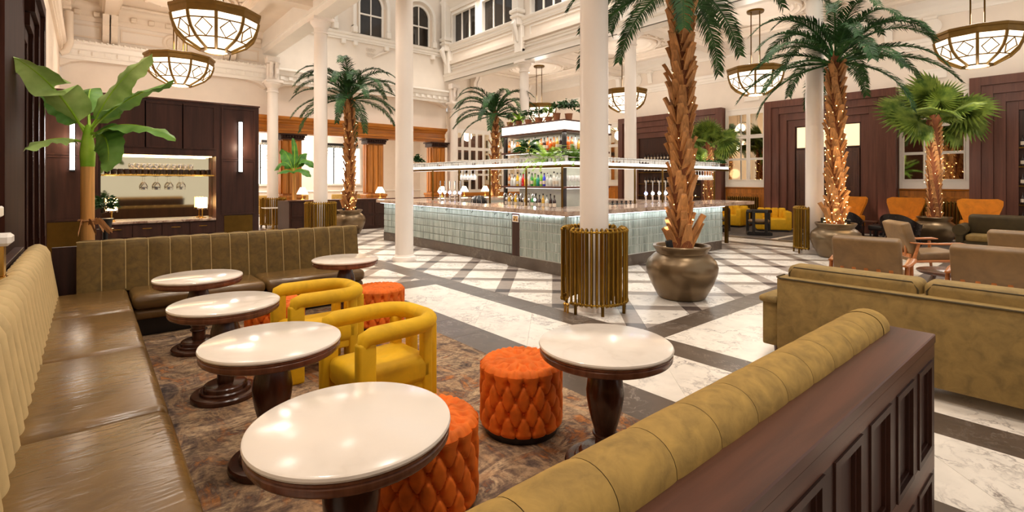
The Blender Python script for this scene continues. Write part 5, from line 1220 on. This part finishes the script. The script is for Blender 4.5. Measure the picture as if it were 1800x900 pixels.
# ---- suspended glass gallery on brass posts
gl_ = thing('glass_gallery', 'lit white glass shelf on brass posts running above the bar counter', 'shelf', (0, 0, 0))
L1 = (6.85, 7.42, 6.45, 13.0); L2_ = (7.42, 13.05, 6.45, 7.02)
for (x0, x1, y0, y1) in (L1, L2_): part('shelf_board', MB().box(x0, x1, y0, y1, 1.93, 1.96), 'brass_dark', gl_); part('shelf_light', MB().box(x0+.05, x1-.05, y0+.05, y1-.05, 1.917, 1.93), 'glow_shelf', gl_)
part('fascia', MB().box(6.845, 6.85, 6.45, 13.0, 1.96, 2.02).box(6.845, 13.05, 6.44, 6.45, 1.96, 2.02), 'glow_shelf', gl_)
part('edge_rail', MB().box(6.84, 6.86, 6.44, 13.0, 1.905, 1.935).box(6.84, 13.06, 6.43, 6.45, 1.905, 1.935), 'brass_dark', gl_)
part('top_rail', MB().tube([(6.85, 13.0, 2.1), (6.85, 6.45, 2.1), (13.05, 6.45, 2.1), (13.05, 7.0, 2.1)], .007, 6).tube([(7.4, 13.0, 2.1), (7.4, 7.0, 2.1), (13.05, 7.0, 2.1)], .006, 6), 'chrome', gl_)
for y in [6.45+.655*k for k in range(11)]: part('rail_post', MB().cyl((6.85, y, 1.96), (6.85, y, 2.1), .005, 6), 'black_metal', gl_)
for x in [7.4+.56*k for k in range(11)]: part('rail_post', MB().cyl((x, 6.45, 1.96), (x, 6.45, 2.1), .005, 6), 'black_metal', gl_)
for y in (12.9, 11.6, 10.35, 9.1, 7.85): part('post', MB().cyl((7.05, y, 1.13), (7.05, y, 1.92), .022, 10), 'brass_dark', gl_)
for x in (7.05, 8.2, 9.4, 10.5, 12.98): part('post', MB().cyl((x, 6.8, 1.13), (x, 6.8, 1.92), .022, 10), 'brass_dark', gl_)
light('AREA', (7.13, 9.7, 1.905), 7, SOFT, .4, sy=6, parent=gl_); light('AREA', (10, 6.73, 1.905), 7, SOFT, 5, sy=.4, parent=gl_)
m, t, b = base('shelf_glass', .04); b.inputs['Base Color'].default_value = (.95, .95, .93, 1); b.inputs['Alpha'].default_value = .72
hi = MB().lathe([(.03, 0), (.034, .006), (.038, .175), (.035, .175), (.031, .01)], 10).mesh('glass', 'shelf_glass'); st = stem_mesh('shelf_glass', .85)
for k in range(56):
    o = link('shelf_glass', hi if k % 7 < 5 else st, None, (6.98, 6.62+.112*k, 1.961)); tag(o, '%s glass from the bar corner on the left arm of the glass gallery' % nth(k), 'glass', 'glasses on the left arm of the gallery')
for k in range(46):
    o = link('shelf_glass', hi if k % 9 < 6 else st, None, (7.6+.115*k, 6.58, 1.961)); tag(o, '%s glass from the bar corner on the right arm of the glass gallery' % nth(k), 'glass', 'glasses on the right arm of the gallery')
wg2 = stem_mesh('shelf_glass', 1.15)
for k in range(8): tag(link('wine_glass', wg2, None, (11.75+.13*k, 6.72, 1.915), (pi, 0, 0)), '%s hanging wine glass left to right under the right end of the gallery' % nth(k), 'glass', 'hanging wine glasses')
for k in range(5): tag(link('wine_glass', wg2, None, (7.2, 9.9+.14*k, 1.915), (pi, 0, 0)), '%s wine glass hanging under the left arm of the gallery above the taps' % nth(k), 'glass', 'hanging wine glasses')
# ---- beer taps
def tap(loc, label, lens, group):
    t = thing('beer_tap', label, 'tap', loc, group=group)
    part('column', MB().lathe([(.04, 0), (.04, .012), (.02, .02), (.02, .26), (.026, .27), (.02, .3)], 14), 'chrome', t); part('lens', MB().sphere((-.02, -.02, .235), .036, 12, 8), lens, t)
    part('handle', MB().cyl((0, 0, .3), (0, 0, .52), .012, 8, .018), 'chrome', t); part('spout', MB().tube([(0, 0, .2), (.06, .06, .21), (.08, .08, .16)], .01, 8), 'chrome', t)
for k in range(5): tap((9.5+.26*k, 6.58, 1.131), '%s chrome beer tap left to right on the right arm of the bar' % nth(k), 'lens_blue' if k in (0, 4) else 'lens_white', 'beer taps on the right arm'); tap((6.75, 10.75-.22*k, 1.131), '%s chrome beer tap left to right on the left arm of the bar' % nth(k), 'lens_blue' if k in (0, 2, 4) else 'lens_white', 'beer taps on the left arm')
# ---- central bottle tower
tw = thing('bottle_tower', 'central bar tower with bottle shelves under a glowing white lightbox', 'shelf', (0, 0, 0)); X0, X1, Y0, Y1 = 8.05, 9.6, 7.7, 9.85
mk('tower_stone', (196, 200, 186), .3, var=.1, scale=3)
part('cabinet', MB().box(X0, X1, Y0, Y1, 0, .98), 'wood_dark', tw); part('back_counter', MB().cbox(X0-.35, X1+.1, Y0-.35, Y1+1.6, .98, 1.02, .005), 'counter_marble', tw); part('core', MB().box(X0+.3, X1-.3, Y0+.3, Y1-.3, 1.02, 2.77), 'tower_stone', tw)
for z in (1.48, 2.31): part('bottle_shelf', MB().cbox(X0-.02, X1+.02, Y0-.02, Y1+.05, z, z+.045, .004), 'wood_dark_x', tw); part('shelf_strip', MB().box(X0+.02, X0+.05, Y0+.02, Y1, z-.012, z-.001).box(X0+.05, X1-.02, Y0+.02, Y0+.05, z-.012, z-.001), 'glow_shelf', tw)
part('lightbox_panel', MB().box(X0-.02, X1+.02, Y0-.02, Y1+.02, 2.795, 2.99), 'lightbox', tw); part('lightbox_trim', MB().cbox(X0-.05, X1+.05, Y0-.05, Y1+.05, 2.75, 2.795, .004).cbox(X0-.05, X1+.05, Y0-.05, Y1+.05, 2.99, 3.02, .004), 'wood_dark_x', tw)
for (x, y) in ((X0+.05, Y0+.05), (X1-.05, Y0+.05), (X0+.05, Y1-.05)): part('post', MB().cbox(x-.04, x+.04, y-.04, y+.04, 1.02, 2.75, .004), 'black_wood', tw)
light('AREA', (X0-.02, 8.8, 2.73), 10, SOFT, .2, sy=2, parent=tw); light('AREA', (8.8, Y0-.02, 2.73), 8, SOFT, 1.5, sy=.2, parent=tw); light('AREA', (X0-.1, 8.8, 2.28), 8, SOFT, .15, sy=2, parent=tw); light('AREA', (8.8, Y0-.1, 2.28), 6, SOFT, 1.5, sy=.15, parent=tw)
BC_ = {'clear': (214, 216, 210), 'amber': (196, 110, 30), 'orange': (220, 100, 20), 'green': (50, 140, 60), 'teal': (20, 130, 110), 'blue': (50, 60, 200), 'red': (200, 20, 24), 'yellow': (224, 180, 30), 'dark': (52, 28, 18), 'white': (236, 232, 224), 'lime': (130, 190, 60), 'gold': (206, 160, 60)}
for n, c in BC_.items():
    m, t, b = base('bottle_'+n+'_glass', .08); v = coords(t, 'Object', 3); b.inputs['Base Color'].default_value = (*lin(c), 1); b.inputs['Coat Weight'].default_value = .4
    t.links.new(ramp(t, noise(t, v, 6, 2), [(.3, tuple(x*.8 for x in lin(c))), (.7, lin(c))]), b.inputs['Base Color'])
SH = [bottle_mesh(.29, .04, .013), bottle_mesh(.25, .05, .015), bottle_mesh(.32, .037, .012), MB().lathe([(.045, 0), (.048, .01), (.042, .14), (.046, .17), (.02, .2), (.014, .23), (.014, .26), (.018, .262), (.018, .29)], 12)]
CAP = MB().lathe([(.016, .0), (.016, .04)], 10).mesh('cap', 'black_metal'); LBL = MB().lathe([(.0405, .05), (.0405, .13)], 12, cap0=False, cap1=False).mesh('bottle_label', 'wine_label'); BMC = {}
def bottle(loc, col, sh, label, group):
    key = (col, sh)
    if key not in BMC: BMC[key] = SH[sh].mesh('bottle', 'bottle_'+col+'_glass', 50)
    o = link('spirit_bottle', BMC[key], None, loc, (0, 0, rnd.uniform(0, 6))); tag(o, label, 'bottle', group); h = max(p[2] for p in SH[sh].v); link('cap', CAP, o, (0, 0, h-.02))
    if sh in (0, 2): link('bottle_label', LBL, o, (0, 0, 0), sc=((.925 if sh == 2 else 1.0),)*3)
    return o
U = ['amber', 'white', 'clear', 'amber', 'gold', 'clear', 'white', 'gold', 'clear', 'white', 'dark', 'amber', 'dark', 'orange', 'orange', 'amber', 'gold', 'dark']
for k, c in enumerate(U): bottle((X0+.09, Y1-.15-.106*k, 2.356), c, (0, 2, 1, 3)[k % 4], '%s bottle, %s, from the far end of the upper bar shelf' % (nth(k), c), 'bottles on the upper bar shelf')
for k, c in enumerate(['orange', 'amber', 'clear', 'gold', 'white', 'clear', 'dark', 'amber', 'white', 'green', 'clear']): bottle((X0+.22+.12*k, Y0+.09, 2.356), c, (3, 0, 2, 1)[k % 4], '%s bottle, %s, on the upper bar shelf facing the ringed column' % (nth(k), c), 'bottles on the upper bar shelf')
Lw = ['amber', 'clear', 'clear', 'yellow', 'clear', 'red', 'yellow', 'clear', 'green', 'lime', 'teal', 'lime', 'blue', 'clear', 'clear', 'white', 'clear', 'clear']
for k, c in enumerate(Lw): bottle((X0+.09, Y1-.15-.106*k, 1.526), c, (0, 2, 1, 3)[(k*3) % 4], '%s bottle, %s, from the far end of the lower bar shelf' % (nth(k), c), 'bottles on the lower bar shelf')
for k in range(11): tag(link('wine_glass', st, None, (X0+.22+.12*k, Y0+.09, 1.526), sc=(1.4,)*3), '%s stemmed glass on the lower bar shelf facing the ringed column' % nth(k), 'glass', 'stemmed glasses on the lower bar shelf')
for k, c in enumerate(['dark', 'gold', 'dark', 'yellow', 'dark', 'dark', 'gold', 'dark', 'green', 'dark', 'dark', 'gold', 'clear', 'dark', 'dark']): bottle((X0-.14, Y1-.3-.12*k, 1.021), c, (0, 2)[k % 2], '%s wine bottle, %s, from the far end of the back counter' % (nth(k), c), 'bottles on the back counter')
for k in range(6):
    t = thing('swan_tap', '%s chrome swan-neck tap on the back counter below the bottles' % nth(k), 'tap', (X0-.27, 9.35-.2*k, 1.021), group='swan-neck taps')
    part('neck', MB().tube([(0, 0, 0), (0, 0, .26), (-.03, 0, .32), (-.08, 0, .33), (-.11, 0, .29), (-.11, 0, .24)], .014, 10), 'chrome', t); part('base', MB().lathe([(.035, 0), (.035, .015), (.015, .03)], 14), 'chrome', t); part('badge', MB().sphere((-.02, 0, .2), .03, 10, 6), 'lens_white' if k == 5 else 'chrome', t)
t = thing('ice_bucket', 'domed black wire basket on the back counter inside the bar', 'basket', (7.85, 10.6, 1.021)); part('dome', MB().lathe([(.2, 0), (.21, .06), (.18, .16), (.1, .23), (.02, .25)], 20), 'black_metal', t)
for k in range(10): a = k*.628; part('wire', MB().tube([(.215*cos(a), .215*sin(a), .02), (.2*cos(a), .2*sin(a), .14), (.11*cos(a), .11*sin(a), .24)], .006, 5), 'chrome', t)
for k in range(9):
    t = thing('cocktail_tool', '%s dark bar jigger left to right behind the right counter' % nth(k), 'jigger', (8.2+.16*k, 6.86, 1.131), group='bar jiggers'); part('cup', MB().lathe([(.03, 0), (.012, .035), (.03, .08), (.028, .08)], 12), 'black_metal', t)
# ---- plants of the bar
PL = [(9.75, 'foliage', 'bush_green', 'leftmost small leafy plant on top of the lightbox'), (9.4, 'fern', 'lime_green', 'bright lime fern on top of the lightbox'), (9.05, 'foliage', 'bush_green', 'dark bushy plant beside the lime fern on the lightbox'), (8.68, 'foliage', 'bush_green', 'dense plant in a wide pot midway along the lightbox'), (8.35, 'foliage', 'fern_green', 'small green plant left of the tall terracotta pot on the lightbox'), (8.08, 'foliage', 'bush_green', 'plant in the tallest terracotta pot on the lightbox')]
for k, (y, f, m_, lb_) in enumerate(PL): potted((8.2, y, 3.021), lb_, foliage(120, .11, .26, .07, .018, 40+k) if f == 'foliage' else fern(16, .36, 41), m_, .085+.015*(k == 3), .12+.06*(k == 5))
potted((8.3, 7.8, 3.021), 'trailing dark plant spilling over the corner of the lightbox', foliage(240, .24, .34, .09, .022, 50, .7), 'bush_green'); potted((8.95, 7.85, 3.021), 'leafy plant on the lightbox beside the ringed column', foliage(160, .18, .26, .09, .022, 51, .5), 'bush_green')
potted((7.08, 7.25, 1.961), 'bright lime fern overhanging the corner of the glass gallery', fern(36, .78, 60, .1), 'lime_green', .1, .06, 'black_metal'); potted((7.3, 6.72, 1.961), 'dark green fern at the corner of the glass gallery', fern(34, .55, 61, .1), 'fern_green', .1, .1, 'black_metal'); potted((7.18, 7.95, 2.1), 'broad-leaved plant behind the lime fern on the gallery', foliage(80, .16, .5, .22, .04, 62), 'bush_green', .1, .1, 'black_metal').location.z = 1.961
potted((12.4, 6.85, 1.961), 'spiky pale plant at the right end of the glass gallery', fern(14, .55, 63, .05), 'fern_green', .1, .12, 'black_metal'); potted((12.85, 6.75, 1.961), 'round trailing bush at the right end of the glass gallery', foliage(360, .3, .2, .09, .02, 64, .9), 'bush_green', .1, .08, 'black_metal')
t = potted((7.1, 12.75, 1.961), 'leafy plant at the left end of the glass gallery', foliage(240, .26, .34, .11, .03, 65), 'bush_green', .1, .1, 'black_metal')
t = thing('hanging_vine', 'vine hanging from the left end of the glass gallery', 'plant', (7.0, 13.02, 1.93)); o = part('foliage', hang(26, .3, .78, 9), 'fern_green', t, fix=False, smooth=0); o['kind'] = 'stuff'; part('hook_bar', MB().cyl((-.15, 0, .01), (.15, 0, .01), .008, 6), 'brass_dark', t)
for x, n in ((10.4, 'left of the taps'), (11.45, 'behind the taps'), (12.5, 'by the far palm')): table_lamp((x, 16.45, 1.04), 'white shaded table lamp seen through the bar, '+n)
